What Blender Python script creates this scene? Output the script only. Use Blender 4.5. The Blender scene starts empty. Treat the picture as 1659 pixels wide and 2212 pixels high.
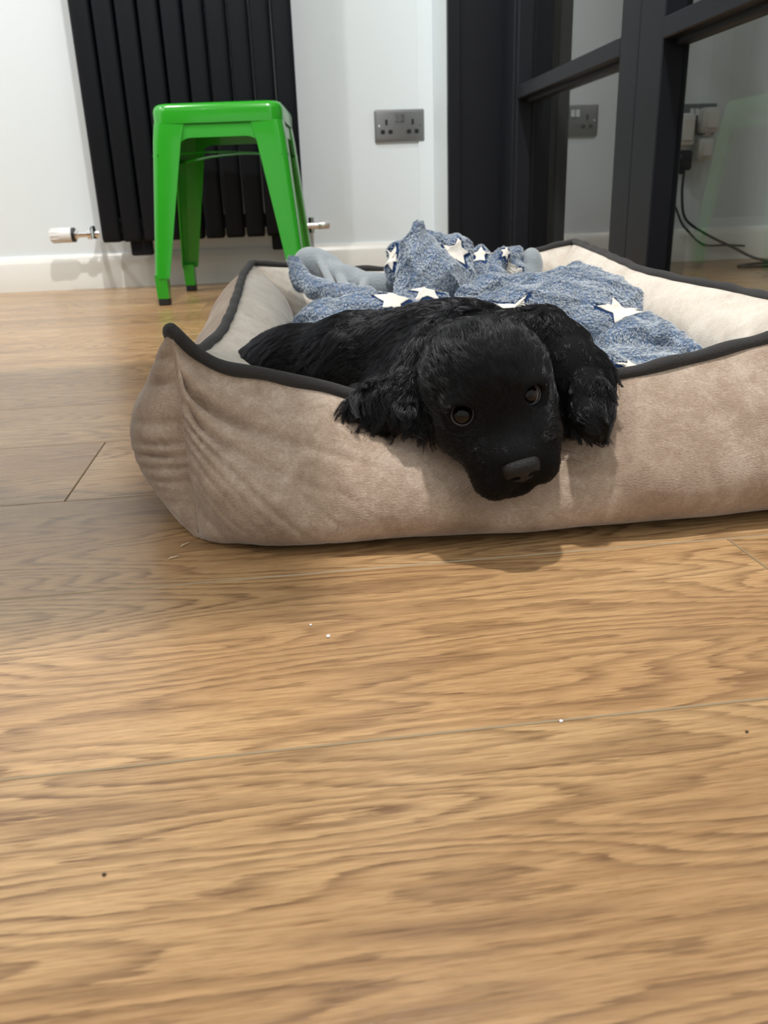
import bpy, math, random
import numpy as np
from mathutils import Vector, Matrix, kdtree
from mathutils.bvhtree import BVHTree

random.seed(7)
rng = np.random.default_rng(7)
SC = bpy.context.scene
COL = SC.collection
rad = math.radians

# ------------------------------------------------------------------ camera
FPX, PITCH, ROLL, YAW, CAMH = 1785.7, 0.36406, -0.03632, 0.11367, 0.2252
_cy, _sy = math.cos(YAW), math.sin(YAW)
_f0 = np.array([_sy, _cy, 0.0]); _r0 = np.array([_cy, -_sy, 0.0]); _u0 = np.array([0, 0, 1.0])
CF = _f0 * math.cos(PITCH) - _u0 * math.sin(PITCH)
_u1 = _u0 * math.cos(PITCH) + _f0 * math.sin(PITCH)
CR = _r0 * math.cos(ROLL) + _u1 * math.sin(ROLL)
CU = _u1 * math.cos(ROLL) - _r0 * math.sin(ROLL)
CAM = np.array([0.0, 0.0, CAMH])
cd = bpy.data.cameras.new('camera')
cam = bpy.data.objects.new('camera', cd); COL.objects.link(cam)
M = Matrix.Identity(4)
for i in range(3):
    M[i][0], M[i][1], M[i][2], M[i][3] = CR[i], CU[i], -CF[i], CAM[i]
cam.matrix_world = M
cd.sensor_fit = 'VERTICAL'; cd.sensor_height = 24.0
cd.lens = FPX / 2212 * 24.0
cd.clip_start = 0.01
cd.dof.use_dof = True; cd.dof.focus_distance = 0.58
cd.dof.aperture_fstop = (cd.lens / 1000) / 0.0019
SC.camera = cam

# ------------------------------------------------------------------ world, lights, exposure
SC.view_settings.view_transform = 'Standard'
SC.view_settings.look = 'None'
SC.view_settings.gamma = 1.0
SC.view_settings.use_curve_mapping = False
SC.view_settings.exposure = 0.75
w = bpy.data.worlds.new('world'); SC.world = w; w.use_nodes = True
w.node_tree.nodes['Background'].inputs[0].default_value = (0.02, 0.02, 0.022, 1)
w.node_tree.nodes['Background'].inputs[1].default_value = 1.0

def downlight(x, y, power, col=(1.0, 0.93, 0.86), r=0.045, z=2.385, aim=None, spot=None):
    ld = bpy.data.lights.new('downlight', 'AREA')
    ld.shape = 'DISK'; ld.size = 2 * r; ld.energy = power; ld.color = col
    if spot: ld.spread = rad(spot)
    o = bpy.data.objects.new('downlight', ld); COL.objects.link(o)
    o.location = (x, y, z)
    if aim is not None:
        o.rotation_euler = (Vector(aim) - Vector((x, y, z))).to_track_quat('-Z', 'Y').to_euler()
    return o
LC = (1.0, 0.965, 0.93)
downlight(-1.95, 1.72, 10.0, LC)
downlight(-0.82, 1.68, 11.5, LC)
downlight(0.13, 0.62, 28.0, LC)
downlight(-1.95, 0.30, 7.0, LC)
downlight(0.20, -0.50, 2.5, LC)
downlight(-1.30, -1.3, 3.0, LC)
downlight(1.5, 1.2, 1.6, LC)  # dim lamp added beyond the doors to brighten the wall there

# ------------------------------------------------------------------ helpers
def ray(px, py):
    return CF + (px - 829.5) / FPX * CR - (py - 1106.0) / FPX * CU
def W(px, py, y):
    """the point at depth y (metres towards the radiator wall) seen at px, py of the photograph"""
    d = ray(px, py)
    return CAM + d * (y / d[1])
def link(o, parent=None):
    COL.objects.link(o)
    if parent is not None: o.parent = parent
    return o
def tag(o, label=None, cat=None, group=None, kind=None):
    if label: o['label'] = label
    if cat: o['category'] = cat
    if group: o['group'] = group
    if kind: o['kind'] = kind
    return o
def empty(name, loc=(0, 0, 0), rz=0.0):
    o = bpy.data.objects.new(name, None); o.location = loc; o.rotation_euler = (0, 0, rz)
    o.empty_display_size = 0.02
    return link(o)
def mesh(name, V, F, mat=None, parent=None, smooth=False, mats=None, midx=None):
    me = bpy.data.meshes.new(name)
    me.from_pydata([tuple(map(float, v)) for v in V], [], [tuple(int(i) for i in f) for f in F])
    me.update()
    for m in (mats or ([mat] if mat else [])): me.materials.append(m)
    if midx is not None: me.polygons.foreach_set('material_index', np.asarray(midx, dtype=np.int32))
    if smooth: me.polygons.foreach_set('use_smooth', np.ones(len(me.polygons), dtype=bool))
    o = bpy.data.objects.new(name, me)
    return link(o, parent)

class MB:
    """collects shapes into one mesh"""
    def __init__(s): s.V = []; s.F = []
    def add(s, V, F):
        b = len(s.V); s.V += [tuple(v) for v in V]; s.F += [tuple(i + b for i in f) for f in F]; return s
    def box(s, x0, x1, y0, y1, z0, z1, b=0.0):
        if b <= 0:
            V = [(x, y, z) for z in (z0, z1) for y in (y0, y1) for x in (x0, x1)]
            F = [(0, 2, 3, 1), (4, 5, 7, 6), (0, 1, 5, 4), (2, 6, 7, 3), (0, 4, 6, 2), (1, 3, 7, 5)]
            return s.add(V, F)
        # chamfered box: 24 verts
        V = []; idx = {}
        for i, (sx, x) in enumerate(((-1, x0), (1, x1))):
            for j, (sy, y) in enumerate(((-1, y0), (1, y1))):
                for k, (sz, z) in enumerate(((-1, z0), (1, z1))):
                    for a in range(3):
                        p = [x - sx * b, y - sy * b, z - sz * b]
                        p[a] = (x, y, z)[a]
                        idx[(i, j, k, a)] = len(V); V.append(tuple(p))
        F = []
        def q(*l): F.append(tuple(idx[t] for t in l))
        q((0,0,0,0),(0,0,1,0),(0,1,1,0),(0,1,0,0)); q((1,0,0,0),(1,1,0,0),(1,1,1,0),(1,0,1,0))
        q((0,0,0,1),(1,0,0,1),(1,0,1,1),(0,0,1,1)); q((0,1,0,1),(0,1,1,1),(1,1,1,1),(1,1,0,1))
        q((0,0,0,2),(0,1,0,2),(1,1,0,2),(1,0,0,2)); q((0,0,1,2),(1,0,1,2),(1,1,1,2),(0,1,1,2))
        for i in (0, 1):
            for j in (0, 1):
                f = [(i,j,0,0),(i,j,0,1),(i,j,1,1),(i,j,1,0)]
                q(*(f if (i == j) else f[::-1]))
        for i in (0, 1):
            for k in (0, 1):
                f = [(i,0,k,0),(i,1,k,0),(i,1,k,2),(i,0,k,2)]
                q(*(f if (i == k) else f[::-1]))
        for j in (0, 1):
            for k in (0, 1):
                f = [(0,j,k,1),(0,j,k,2),(1,j,k,2),(1,j,k,1)]
                q(*(f if (j == k) else f[::-1]))
        for i in (0, 1):
            for j in (0, 1):
                for k in (0, 1):
                    f = [(i,j,k,0),(i,j,k,1),(i,j,k,2)]
                    q(*(f if (i + j + k) % 2 == 1 else f[::-1]))
        return s.add(V, F)
    def tube(s, pts, r, n=10, cap=True, closed=False):
        pts = np.array(pts, float); m = len(pts)
        rr = np.full(m, r) if np.isscalar(r) else np.array(r, float)
        if closed: T = np.roll(pts, -1, 0) - np.roll(pts, 1, 0)
        else: T = np.gradient(pts, axis=0)
        T /= np.linalg.norm(T, axis=1)[:, None] + 1e-12
        ref = np.array([0, 0, 1.0]) if abs(T[0, 2]) < 0.9 else np.array([1.0, 0, 0])
        A = np.cross(T[0], ref); A /= np.linalg.norm(A)
        V = []
        for i in range(m):
            A = A - T[i] * A.dot(T[i]); A /= np.linalg.norm(A)
            B = np.cross(T[i], A)
            for k in range(n):
                a = 2 * math.pi * k / n
                V.append(tuple(pts[i] + rr[i] * (math.cos(a) * A + math.sin(a) * B)))
        F = []
        for i in range(m if closed else m - 1):
            for k in range(n):
                i2 = (i + 1) % m
                F.append((i * n + k, i * n + (k + 1) % n, i2 * n + (k + 1) % n, i2 * n + k))
        if cap and not closed:
            F.append(tuple(range(n))[::-1]); F.append(tuple((m - 1) * n + k for k in range(n)))
        return s.add(V, F)
    def build(s, name, mat=None, parent=None, smooth=False):
        o = mesh(name, s.V, s.F, mat, parent, smooth)
        return o
def autosmooth(o, deg=40):
    me = o.data
    me.polygons.foreach_set('use_smooth', np.ones(len(me.polygons), dtype=bool))
    try: me.set_sharp_from_angle(angle=rad(deg))
    except Exception: pass
    return o
def loft(rings, cap=True, closed_ring=True):
    """rings: list of equal-length point lists"""
    n = len(rings[0]); V = [p for r in rings for p in r]; F = []
    for i in range(len(rings) - 1):
        for k in range(n if closed_ring else n - 1):
            k2 = (k + 1) % n
            F.append((i * n + k, i * n + k2, (i + 1) * n + k2, (i + 1) * n + k))
    if cap:
        F.append(tuple(range(n))[::-1]); F.append(tuple((len(rings) - 1) * n + k for k in range(n)))
    return V, F

# ------------------------------------------------------------------ materials
def new_mat(name):
    m = bpy.data.materials.new(name); m.use_nodes = True
    nt = m.node_tree; p = nt.nodes['Principled BSDF']
    return m, nt, p
def N(nt, t, **kw):
    n = nt.nodes.new(t)
    for k, v in kw.items(): setattr(n, k, v)
    return n
def L(nt, a, b): nt.links.new(a, b)
def simple(name, col, rough=0.5, metal=0.0, spec=0.5, coat=0.0, bump=0.0, bscale=200.0, sheen=0.0):
    m, nt, p = new_mat(name)
    p.inputs['Base Color'].default_value = (*col, 1)
    p.inputs['Roughness'].default_value = rough
    p.inputs['Metallic'].default_value = metal
    p.inputs['Specular IOR Level'].default_value = spec
    p.inputs['Coat Weight'].default_value = coat
    if sheen: p.inputs['Sheen Weight'].default_value = sheen
    if bump:
        tc = N(nt, 'ShaderNodeTexCoord'); n = N(nt, 'ShaderNodeTexNoise'); n.inputs['Scale'].default_value = bscale
        n.inputs['Detail'].default_value = 4
        b = N(nt, 'ShaderNodeBump'); b.inputs['Strength'].default_value = bump; b.inputs['Distance'].default_value = 0.002
        L(nt, tc.outputs['Object'], n.inputs['Vector']); L(nt, n.outputs['Fac'], b.inputs['Height']); L(nt, b.outputs['Normal'], p.inputs['Normal'])
    return m
def ramp(nt, stops, interp='LINEAR'):
    r = N(nt, 'ShaderNodeValToRGB'); r.color_ramp.interpolation = interp
    el = r.color_ramp.elements
    el[1].position = stops[-1][0]; el[0].position = stops[0][0]
    for pos, c in stops[1:-1]: el.new(pos)
    for e, (pos, c) in zip(sorted(el, key=lambda e_: e_.position), sorted(stops, key=lambda s_: s_[0])):
        e.color = (*c, 1) if len(c) == 3 else c
    return r
def math_(nt, op, a, b=None, c=None):
    n = N(nt, 'ShaderNodeMath', operation=op)
    for i, v in enumerate((a, b, c)):
        if v is None: continue
        if isinstance(v, (int, float)): n.inputs[i].default_value = v
        else: L(nt, v, n.inputs[i])
    return n.outputs[0]
def noise(nt, vec, scale=1.0, detail=3.0, rough=0.55, dist=0.0):
    n = N(nt, 'ShaderNodeTexNoise'); n.inputs['Scale'].default_value = scale
    n.inputs['Detail'].default_value = detail; n.inputs['Roughness'].default_value = rough
    n.inputs['Distortion'].default_value = dist
    L(nt, vec, n.inputs['Vector']); return n.outputs['Fac']
def mapping(nt, vec, scale=(1, 1, 1), loc=(0, 0, 0)):
    n = N(nt, 'ShaderNodeMapping'); n.inputs['Scale'].default_value = scale; n.inputs['Location'].default_value = loc
    L(nt, vec, n.inputs['Vector']); return n.outputs[0]
def mixc(nt, fac, a, b, blend='MIX'):
    n = N(nt, 'ShaderNodeMix', data_type='RGBA', blend_type=blend)
    for s, v in ((n.inputs[0], fac), (n.inputs[6], a), (n.inputs[7], b)):
        if isinstance(v, (int, float)): s.default_value = v
        elif isinstance(v, tuple): s.default_value = (*v, 1)
        else: L(nt, v, s)
    return n.outputs[2]

def wood_floor():
    m, nt, p = new_mat('oak_plank')
    tc = N(nt, 'ShaderNodeTexCoord'); oi = N(nt, 'ShaderNodeObjectInfo')
    sc = N(nt, 'ShaderNodeVectorMath', operation='SCALE'); sc.inputs[0].default_value = (31.7, 17.3, 5.1)
    L(nt, oi.outputs['Random'], sc.inputs['Scale'])
    add = N(nt, 'ShaderNodeVectorMath', operation='ADD')
    L(nt, tc.outputs['Object'], add.inputs[0]); L(nt, sc.outputs[0], add.inputs[1])
    vec = add.outputs[0]
    # growth rings: cross-plank position bent by broad noise, giving cathedrals and straight runs
    big = noise(nt, mapping(nt, vec, (1.9, 11.0, 1)), 1.0, 2.0, 0.45)
    mid = noise(nt, mapping(nt, vec, (9.0, 60.0, 1)), 1.0, 3.0, 0.6)
    sep = N(nt, 'ShaderNodeSeparateXYZ'); L(nt, vec, sep.inputs[0])
    ph = math_(nt, 'MULTIPLY', sep.outputs['Y'], 50.0)
    ph = math_(nt, 'ADD', ph, math_(nt, 'MULTIPLY', big, 30.0))
    fib3 = noise(nt, mapping(nt, vec, (70.0, 2000.0, 1)), 1.0, 3.0, 0.6)
    fib4 = noise(nt, mapping(nt, vec, (26.0, 700.0, 1), (7, 3, 0)), 1.0, 3.0, 0.6)
    ph = math_(nt, 'ADD', ph, math_(nt, 'MULTIPLY', mid, 1.8))
    ph = math_(nt, 'ADD', ph, math_(nt, 'MULTIPLY', math_(nt, 'ADD', fib3, fib4), 0.45))
    fr = math_(nt, 'FRACT', ph)
    ring = N(nt, 'ShaderNodeMapRange', interpolation_type='SMOOTHSTEP')
    # asymmetrical ring: slow darkening, quick return
    up = N(nt, 'ShaderNodeMapRange', interpolation_type='SMOOTHSTEP'); L(nt, fr, up.inputs['Value'])
    up.inputs['From Min'].default_value = 0.35; up.inputs['From Max'].default_value = 0.86
    dn = N(nt, 'ShaderNodeMapRange', interpolation_type='SMOOTHSTEP'); L(nt, fr, dn.inputs['Value'])
    dn.inputs['From Min'].default_value = 0.88; dn.inputs['From Max'].default_value = 1.0
    dn.inputs['To Min'].default_value = 1.0; dn.inputs['To Max'].default_value = 0.0
    rg = math_(nt, 'MULTIPLY', up.outputs[0], dn.outputs[0])
    fib = noise(nt, mapping(nt, vec, (14.0, 520.0, 1)), 1.0, 3.0, 0.65)
    fib2 = noise(nt, mapping(nt, vec, (45.0, 900.0, 1)), 1.0, 2.0, 0.6)
    blot = noise(nt, mapping(nt, vec, (3.0, 9.0, 1), (3, 1, 0)), 1.0, 3.0, 0.5)
    fsel = N(nt, 'ShaderNodeMapRange'); L(nt, fib, fsel.inputs['Value'])
    fsel.inputs['From Min'].default_value = 0.36; fsel.inputs['From Max'].default_value = 0.66
    rgf = math_(nt, 'MULTIPLY', rg, math_(nt, 'ADD', math_(nt, 'MULTIPLY', fsel.outputs[0], 0.95), 0.15))
    base = ramp(nt, [(0.25, (0.35, 0.205, 0.098)), (0.5, (0.445, 0.275, 0.135)), (0.75, (0.55, 0.365, 0.19))])
    L(nt, blot, base.inputs['Fac'])
    dark = mixc(nt, math_(nt, 'MULTIPLY', rgf, 0.9), base.outputs[0], (0.16, 0.085, 0.042))
    fr2 = ramp(nt, [(0.32, (0.72, 0.66, 0.60)), (0.52, (1.0, 1.0, 1.0)), (0.70, (1.14, 1.14, 1.12))])
    L(nt, fib, fr2.inputs['Fac'])
    c2 = mixc(nt, 0.75, dark, fr2.outputs[0], 'MULTIPLY')
    pore = ramp(nt, [(0.30, (0.62, 0.56, 0.5)), (0.40, (1, 1, 1))]); L(nt, fib2, pore.inputs['Fac'])
    c3 = mixc(nt, 0.8, c2, pore.outputs[0], 'MULTIPLY')
    dash = ramp(nt, [(0.32, (0.66, 0.60, 0.54)), (0.47, (0.98, 0.98, 0.97)), (0.66, (1.20, 1.19, 1.15))]); L(nt, fib3, dash.inputs['Fac'])
    c3 = mixc(nt, 0.85, c3, dash.outputs[0], 'MULTIPLY')
    tone = N(nt, 'ShaderNodeMapRange'); L(nt, oi.outputs['Random'], tone.inputs['Value'])
    tone.inputs['To Min'].default_value = 0.88; tone.inputs['To Max'].default_value = 1.08
    hsv = N(nt, 'ShaderNodeHueSaturation'); L(nt, c3, hsv.inputs['Color']); L(nt, tone.outputs[0], hsv.inputs['Value'])
    L(nt, hsv.outputs[0], p.inputs['Base Color'])
    rr = N(nt, 'ShaderNodeMapRange'); L(nt, fib2, rr.inputs['Value']); rr.inputs['To Min'].default_value = 0.30; rr.inputs['To Max'].default_value = 0.20
    L(nt, rr.outputs[0], p.inputs['Roughness'])
    b = N(nt, 'ShaderNodeBump'); b.inputs['Strength'].default_value = 0.22; b.inputs['Distance'].default_value = 0.0006
    h = math_(nt, 'ADD', math_(nt, 'MULTIPLY', fib3, 0.8), math_(nt, 'MULTIPLY', fib, 0.4))
    L(nt, h, b.inputs['Height']); L(nt, b.outputs['Normal'], p.inputs['Normal'])
    return m
def suede(name, a, b, c):
    m, nt, p = new_mat(name)
    tc = N(nt, 'ShaderNodeTexCoord'); v = tc.outputs['Object']
    n1 = noise(nt, v, 16.0, 4.0, 0.6, 0.6); n2 = noise(nt, v, 90.0, 4.0, 0.65, 0.8)
    n3 = noise(nt, mapping(nt, v, (500, 500, 1200)), 1.0, 2.0, 0.6, 0.4)
    f = math_(nt, 'ADD', math_(nt, 'MULTIPLY', n1, 0.5), math_(nt, 'ADD', math_(nt, 'MULTIPLY', n2, 0.25), math_(nt, 'MULTIPLY', n3, 0.25)))
    r = ramp(nt, [(0.34, a), (0.5, b), (0.64, c)]); L(nt, f, r.inputs['Fac'])
    L(nt, r.outputs[0], p.inputs['Base Color'])
    p.inputs['Roughness'].default_value = 0.85; p.inputs['Specular IOR Level'].default_value = 0.15
    p.inputs['Sheen Weight'].default_value = 0.35; p.inputs['Sheen Roughness'].default_value = 0.4
    bp = N(nt, 'ShaderNodeBump'); bp.inputs['Strength'].default_value = 0.5; bp.inputs['Distance'].default_value = 0.0012
    L(nt, math_(nt, 'ADD', math_(nt, 'MULTIPLY', n2, 0.5), n3), bp.inputs['Height']); L(nt, bp.outputs['Normal'], p.inputs['Normal'])
    return m
def glass_mat():
    m = bpy.data.materials.new('door_glass'); m.use_nodes = True; nt = m.node_tree
    for n in list(nt.nodes):
        if n.type != 'OUTPUT_MATERIAL': nt.nodes.remove(n)
    out = [n for n in nt.nodes if n.type == 'OUTPUT_MATERIAL'][0]
    tr = N(nt, 'ShaderNodeBsdfTransparent'); tr.inputs[0].default_value = (0.93, 0.95, 0.94, 1)
    gl = N(nt, 'ShaderNodeBsdfGlossy'); gl.inputs['Roughness'].default_value = 0.0
    fr = N(nt, 'ShaderNodeFresnel'); fr.inputs['IOR'].default_value = 1.5
    ge = N(nt, 'ShaderNodeNewGeometry')
    # one pane reflects at both faces: 2R / (1 + R), counted once on the face the light enters
    r2 = math_(nt, 'DIVIDE', math_(nt, 'MULTIPLY', fr.outputs[0], 2.0), math_(nt, 'ADD', fr.outputs[0], 1.0))
    r2 = math_(nt, 'MULTIPLY', r2, math_(nt, 'SUBTRACT', 1.0, ge.outputs['Backfacing']))
    mx = N(nt, 'ShaderNodeMixShader')
    L(nt, r2, mx.inputs[0]); L(nt, tr.outputs[0], mx.inputs[1]); L(nt, gl.outputs[0], mx.inputs[2]); L(nt, mx.outputs[0], out.inputs[0])
    return m

MAT = {}
MAT['oak'] = wood_floor()
MAT['groove'] = simple('plank_groove', (0.36, 0.27, 0.16), 0.35)
MAT['subfloor'] = simple('subfloor', (0.10, 0.06, 0.035), 0.8)
MAT['wall'] = simple('white_wall_paint', (0.765, 0.835, 0.87), 0.6, bump=0.05, bscale=160)
MAT['ceil'] = simple('white_ceiling', (0.85, 0.86, 0.86), 0.8)
MAT['skirt'] = simple('cream_gloss_paint', (0.80, 0.80, 0.76), 0.28)
MAT['rad'] = simple('black_radiator', (0.0045, 0.006, 0.0095), 0.5, spec=.22, bump=0.04, bscale=600)
MAT['frame'] = simple('black_door_frame', (0.0075, 0.009, 0.0135), 0.45, spec=.35, bump=0.03, bscale=500)
MAT['glass'] = glass_mat()
MAT['green'] = simple('green_powder_coat', (0.022, 0.34, 0.014), 0.22, coat=0.3)
MAT['rubber'] = simple('black_rubber', (0.01, 0.01, 0.01), 0.6)
MAT['chrome'] = simple('chrome', (0.86, 0.86, 0.86), 0.10, metal=1.0)
MAT['steel'] = simple('brushed_steel', (0.26, 0.265, 0.265), 0.38, metal=1.0)
MAT['dark'] = simple('dark_plastic', (0.01, 0.012, 0.014), 0.4)
MAT['white'] = simple('white_plastic', (0.80, 0.80, 0.79), 0.35)
MAT['suede'] = suede('beige_suede', (0.25, 0.18, 0.128), (0.39, 0.298, 0.228), (0.56, 0.46, 0.38))
MAT['suede_in'] = suede('cream_suede', (0.50, 0.44, 0.37), (0.66, 0.60, 0.52), (0.78, 0.73, 0.66))
MAT['piping'] = simple('charcoal_piping', (0.022, 0.021, 0.021), 0.85, bump=0.5, bscale=900, sheen=0.12)
MAT['walnut'] = simple('dark_walnut', (0.05, 0.022, 0.013), 0.45)
MAT['grey'] = simple('charcoal_board', (0.10, 0.105, 0.10), 0.6)

# ------------------------------------------------------------------ setting
XL, XR, YF, YB, ZC = -2.4, 2.3, -2.0, 2.63, 2.4
XG = 0.615      # the front plane of the glazed doors
fl = MB().box(XL, XR, YF, YB + 0.1, -0.06, -0.012).build('floor', MAT['subfloor']); tag(fl, kind='structure')
PW, PL, G, CH = 0.181, 1.22, 0.0003, 0.0007
def plank_mesh(length):
    a, b = length / 2 - G, PW / 2 - G
    V = [(-a, -b, -.012), (a, -b, -.012), (a, b, -.012), (-a, b, -.012),
         (-a, -b, -CH), (a, -b, -CH), (a, b, -CH), (-a, b, -CH),
         (-a + CH, -b + CH, 0), (a - CH, -b + CH, 0), (a - CH, b - CH, 0), (-a + CH, b - CH, 0)]
    F = [(0, 1, 5, 4), (1, 2, 6, 5), (2, 3, 7, 6), (3, 0, 4, 7), (4, 5, 9, 8), (5, 6, 10, 9), (6, 7, 11, 10), (7, 4, 8, 11), (8, 9, 10, 11)]
    me = bpy.data.meshes.new('plank'); me.from_pydata(V, [], F); me.update()
    me.materials.append(MAT['oak']); me.materials.append(MAT['groove'])
    for i in range(4, 8): me.polygons[i].material_index = 1
    return me
PM = plank_mesh(PL); PCUT = {}
Y0 = 0.306
row_off = {2: -0.188, 0: -0.93, 1: -0.55, -1: -0.35, 3: 0.42, 4: -0.40}
k0 = math.floor((YF - Y0) / PW); k1 = math.ceil((YB - Y0) / PW)
for k in range(k0, k1):
    off = row_off.get(k, random.uniform(0, PL))
    n0 = math.floor((XL - off) / PL)
    x = off + n0 * PL
    yc = Y0 + (k + 0.5) * PW
    while x < XR:
        a, b = max(x, XL), min(x + PL, XR)
        if b - a > 0.05:
            ln = round(b - a, 3)
            if abs(ln - PL) < 0.002: me = PM
            else: me = PCUT.setdefault(ln, plank_mesh(ln))
            o = bpy.data.objects.new('plank', me); link(o, fl); o.location = ((a + b) / 2, yc, 0)
        x += PL
wb = MB().box(XL - .1, XR + .1, YB, YB + .1, 0, ZC).build('wall_back', MAT['wall']); tag(wb, kind='structure')
tag(MB().box(XL - .1, XL, YF, YB, 0, ZC).build('wall_left', MAT['wall']), kind='structure')
tag(MB().box(XL - .1, XR + .1, YF - .1, YF, 0, ZC).build('wall_front', MAT['wall']), kind='structure')
tag(MB().box(XR, XR + .1, YF, YB, 0, ZC).build('wall_far_right', MAT['wall']), kind='structure')
tag(MB().box(XL - .1, XR + .1, YF - .1, YB + .1, ZC, ZC + .1).build('ceiling', MAT['ceil']), kind='structure')
# partition to the right: wall before and above the glazed doors
tag(MB().box(XG, XG + .1, YF, 0.66, 0, ZC).box(XG, XG + .1, 0.66, 2.40, 2.08, ZC).build('wall_right', MAT['wall']), kind='structure')
# white nib of wall that carries the door frame
NX0, NY = 0.484, 2.40
tag(MB().box(NX0 + .003, XG + .10, NY + .012, YB + .02, 0, ZC).build('wall_nib', MAT['wall']), kind='structure')
tag(MB().box(NX0 - .043, NX0 + .004, YB - .006, YB + .01, 0.0, ZC, 0.002).build('trim_2', MAT['wall']), kind='structure')
def baseboard(name, x0, x1, yw, h=0.098, t=0.018):
    prof = [(0, 0), (-t, 0), (-t, h - .022), (-t + .003, h - .016), (-t + .006, h - .010), (-t + .010, h - .003), (-t + .013, h), (0, h)]
    r = [[(x, yw + a, b) for a, b in prof] for x in (x0, x1)]
    V, F = loft(r)
    o = mesh(name, V, F, MAT['skirt']); autosmooth(o, 30); return tag(o, kind='structure')
baseboard('baseboard_back', XL, NX0 + .02, YB)
baseboard('baseboard_far', XG + .1, XR, YB)
# black frame board on the nib, and its lip
fr = MB().box(NX0, XG + .03, NY - .006, NY + .012, 0, 2.08, 0.002).box(NX0 - .001, NX0 + .033, NY - .012, NY - .0055, 0, 2.08, 0.002)
fr.box(XG - .004, XG + .095, 2.213, 2.308, 0, 2.08, 0.002)
fr.box(XG - .004, XG + .095, 0.66, 2.215, 2.035, 2.08, 0.002).box(XG - .004, XG + .095, 0.655, 0.705, 0, 2.08, 0.002)
tag(fr.build('trim_1', MAT['frame']), kind='structure')

def glazed_door(name, y0, y1, s0, s1):
    """leaf between y0 (near) and y1 (far); s0, s1 stile widths"""
    T = 0.045
    x0, x1 = XG, XG + T
    root = empty(name, (XG, (y0 + y1) / 2, 0)); tag(root, kind='structure')
    def ch(mb, nm, mat):
        o = mb.build(nm, mat, root); o.location = (-XG, -(y0 + y1) / 2, 0); return o
    zs = [0.437, 0.92, 1.40]
    ch(MB().box(x0, x1, y0, y0 + s0, 0.008, 2.03, 0.002), 'stile', MAT['frame'])
    ch(MB().box(x0, x1, y1 - s1, y1, 0.008, 2.03, 0.002), 'stile', MAT['frame'])
    ch(MB().box(x0, x1, y0 + s0, y1 - s1, 0.008, 0.075, 0.002), 'bottom_rail', MAT['frame'])
    ch(MB().box(x0, x1, y0 + s0, y1 - s1, 1.97, 2.03, 0.002), 'top_rail', MAT['frame'])
    for z in zs:
        ch(MB().box(x0 - .001, x1 - .002, y0 + s0 - .001, y1 - s1 + .001, z, z + .030, 0.002).box(x0 + .020, x1 - .004, y0 + s0, y1 - s1, z - .009, z + .002, 0.0015), 'glazing_bar', MAT['frame'])
    ed = [0.075] + [z for z in zs] + [1.97]
    for i in range(4):
        a = ed[i] if i == 0 else ed[i] + .03
        ch(MB().box(x0 + .0345, x0 + .0385, y0 + s0, y1 - s1, a, ed[i + 1]), 'glass_pane', MAT['glass'])
    return root
glazed_door('door_1', 1.471, 2.211, 0.079, 0.022)
glazed_door('door_2', 0.708, 1.469, 0.050, 0.090)
# grey board added against the wall to darken the view through the first leaf
pb = MB().box(0.745, 1.13, YB - .06, YB - .02, 0.0, 2.1, 0.003).build('darkening_panel', MAT['grey']); tag(pb, 'dark grey tall panel added to darken the view through the first glass door leaf', 'panel')

# ------------------------------------------------------------------ radiator
rd = empty('radiator', (-0.198, 2.50, 0))
tag(rd, 'tall black column radiator on the white wall behind the green stool', 'radiator')
def oval(cx, cyy, a, b, z, n=20, p=3.0):
    out = []
    for k in range(n):
        t = 2 * math.pi * k / n; c, s_ = math.cos(t), math.sin(t)
        out.append((cx + a * math.copysign(abs(c) ** (2 / p), c), cyy + b * math.copysign(abs(s_) ** (2 / p), s_), z))
    return out
def tube_mesh(nm):
    z0, z1 = 0.132, 1.90
    rings = []
    for z, s_ in ((z0, .55), (z0 + .003, .82), (z0 + .010, 1), (z1 - .01, 1), (z1, .6)):
        rings.append(oval(0, 0, .0262 * (s_ * .35 + .65), .0115 * s_, z))
    V, F = loft(rings); me = bpy.data.meshes.new(nm); me.from_pydata(V, [], F); me.materials.append(MAT['rad'])
    me.polygons.foreach_set('use_smooth', np.ones(len(me.polygons), dtype=bool)); me.set_sharp_from_angle(angle=rad(50)); return me
TM = tube_mesh('tube')
for i in range(10):
    for yy in (0.0, 0.052):
        o = bpy.data.objects.new('tube', TM); link(o, rd); o.location = (-0.2505 + 0.0568 * i, yy, 0)
for z in (0.175, 1.85):
    autosmooth(MB().box(-0.275, 0.28, 0.012, 0.040, z - .018, z + .018, 0.006).build('header_pipe', MAT['rad'], rd))
for xx in (-0.176, 0.220):
    b = MB().box(xx - .030, xx + .030, 0.015, 0.045, .093, .160, 0.004).box(xx - .030, xx + .030, .03, .118, .140, .158, .003)
    b.build('wall_bracket', MAT['rad'], rd)
# valves
def lathe(axis_pts, r, n=20):
    return MB().tube(axis_pts, r, n)
vz, vy = 0.155, 0.030
v = MB(); X0 = -0.288
v.tube([(X0, vy, vz), (X0 - .02, vy, vz), (X0 - .021, vy, vz), (X0 - .032, vy, vz)], [.010, .010, .014, .014], 16)
v.tube([(X0 - .032, vy, vz), (X0 - .058, vy, vz), (X0 - .0585, vy, vz), (X0 - .066, vy, vz)], [.008, .008, .013, .013], 16)
v.tube([(X0 - .020, vy, vz + .022), (X0 - .020, vy, vz + .010), (X0 - .020, vy, vz - .012)], [.009, .012, .012], 14)
v.tube([(X0 - .020, vy, vz), (X0 - .020, vy + .045, vz - .004), (X0 - .020, 0.118, vz - .004)], .0075, 12)
vv = autosmooth(v.build('thermostatic_valve', MAT['chrome'], rd)); vv['label'] = 'chrome radiator valve with a white thermostat head'
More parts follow.
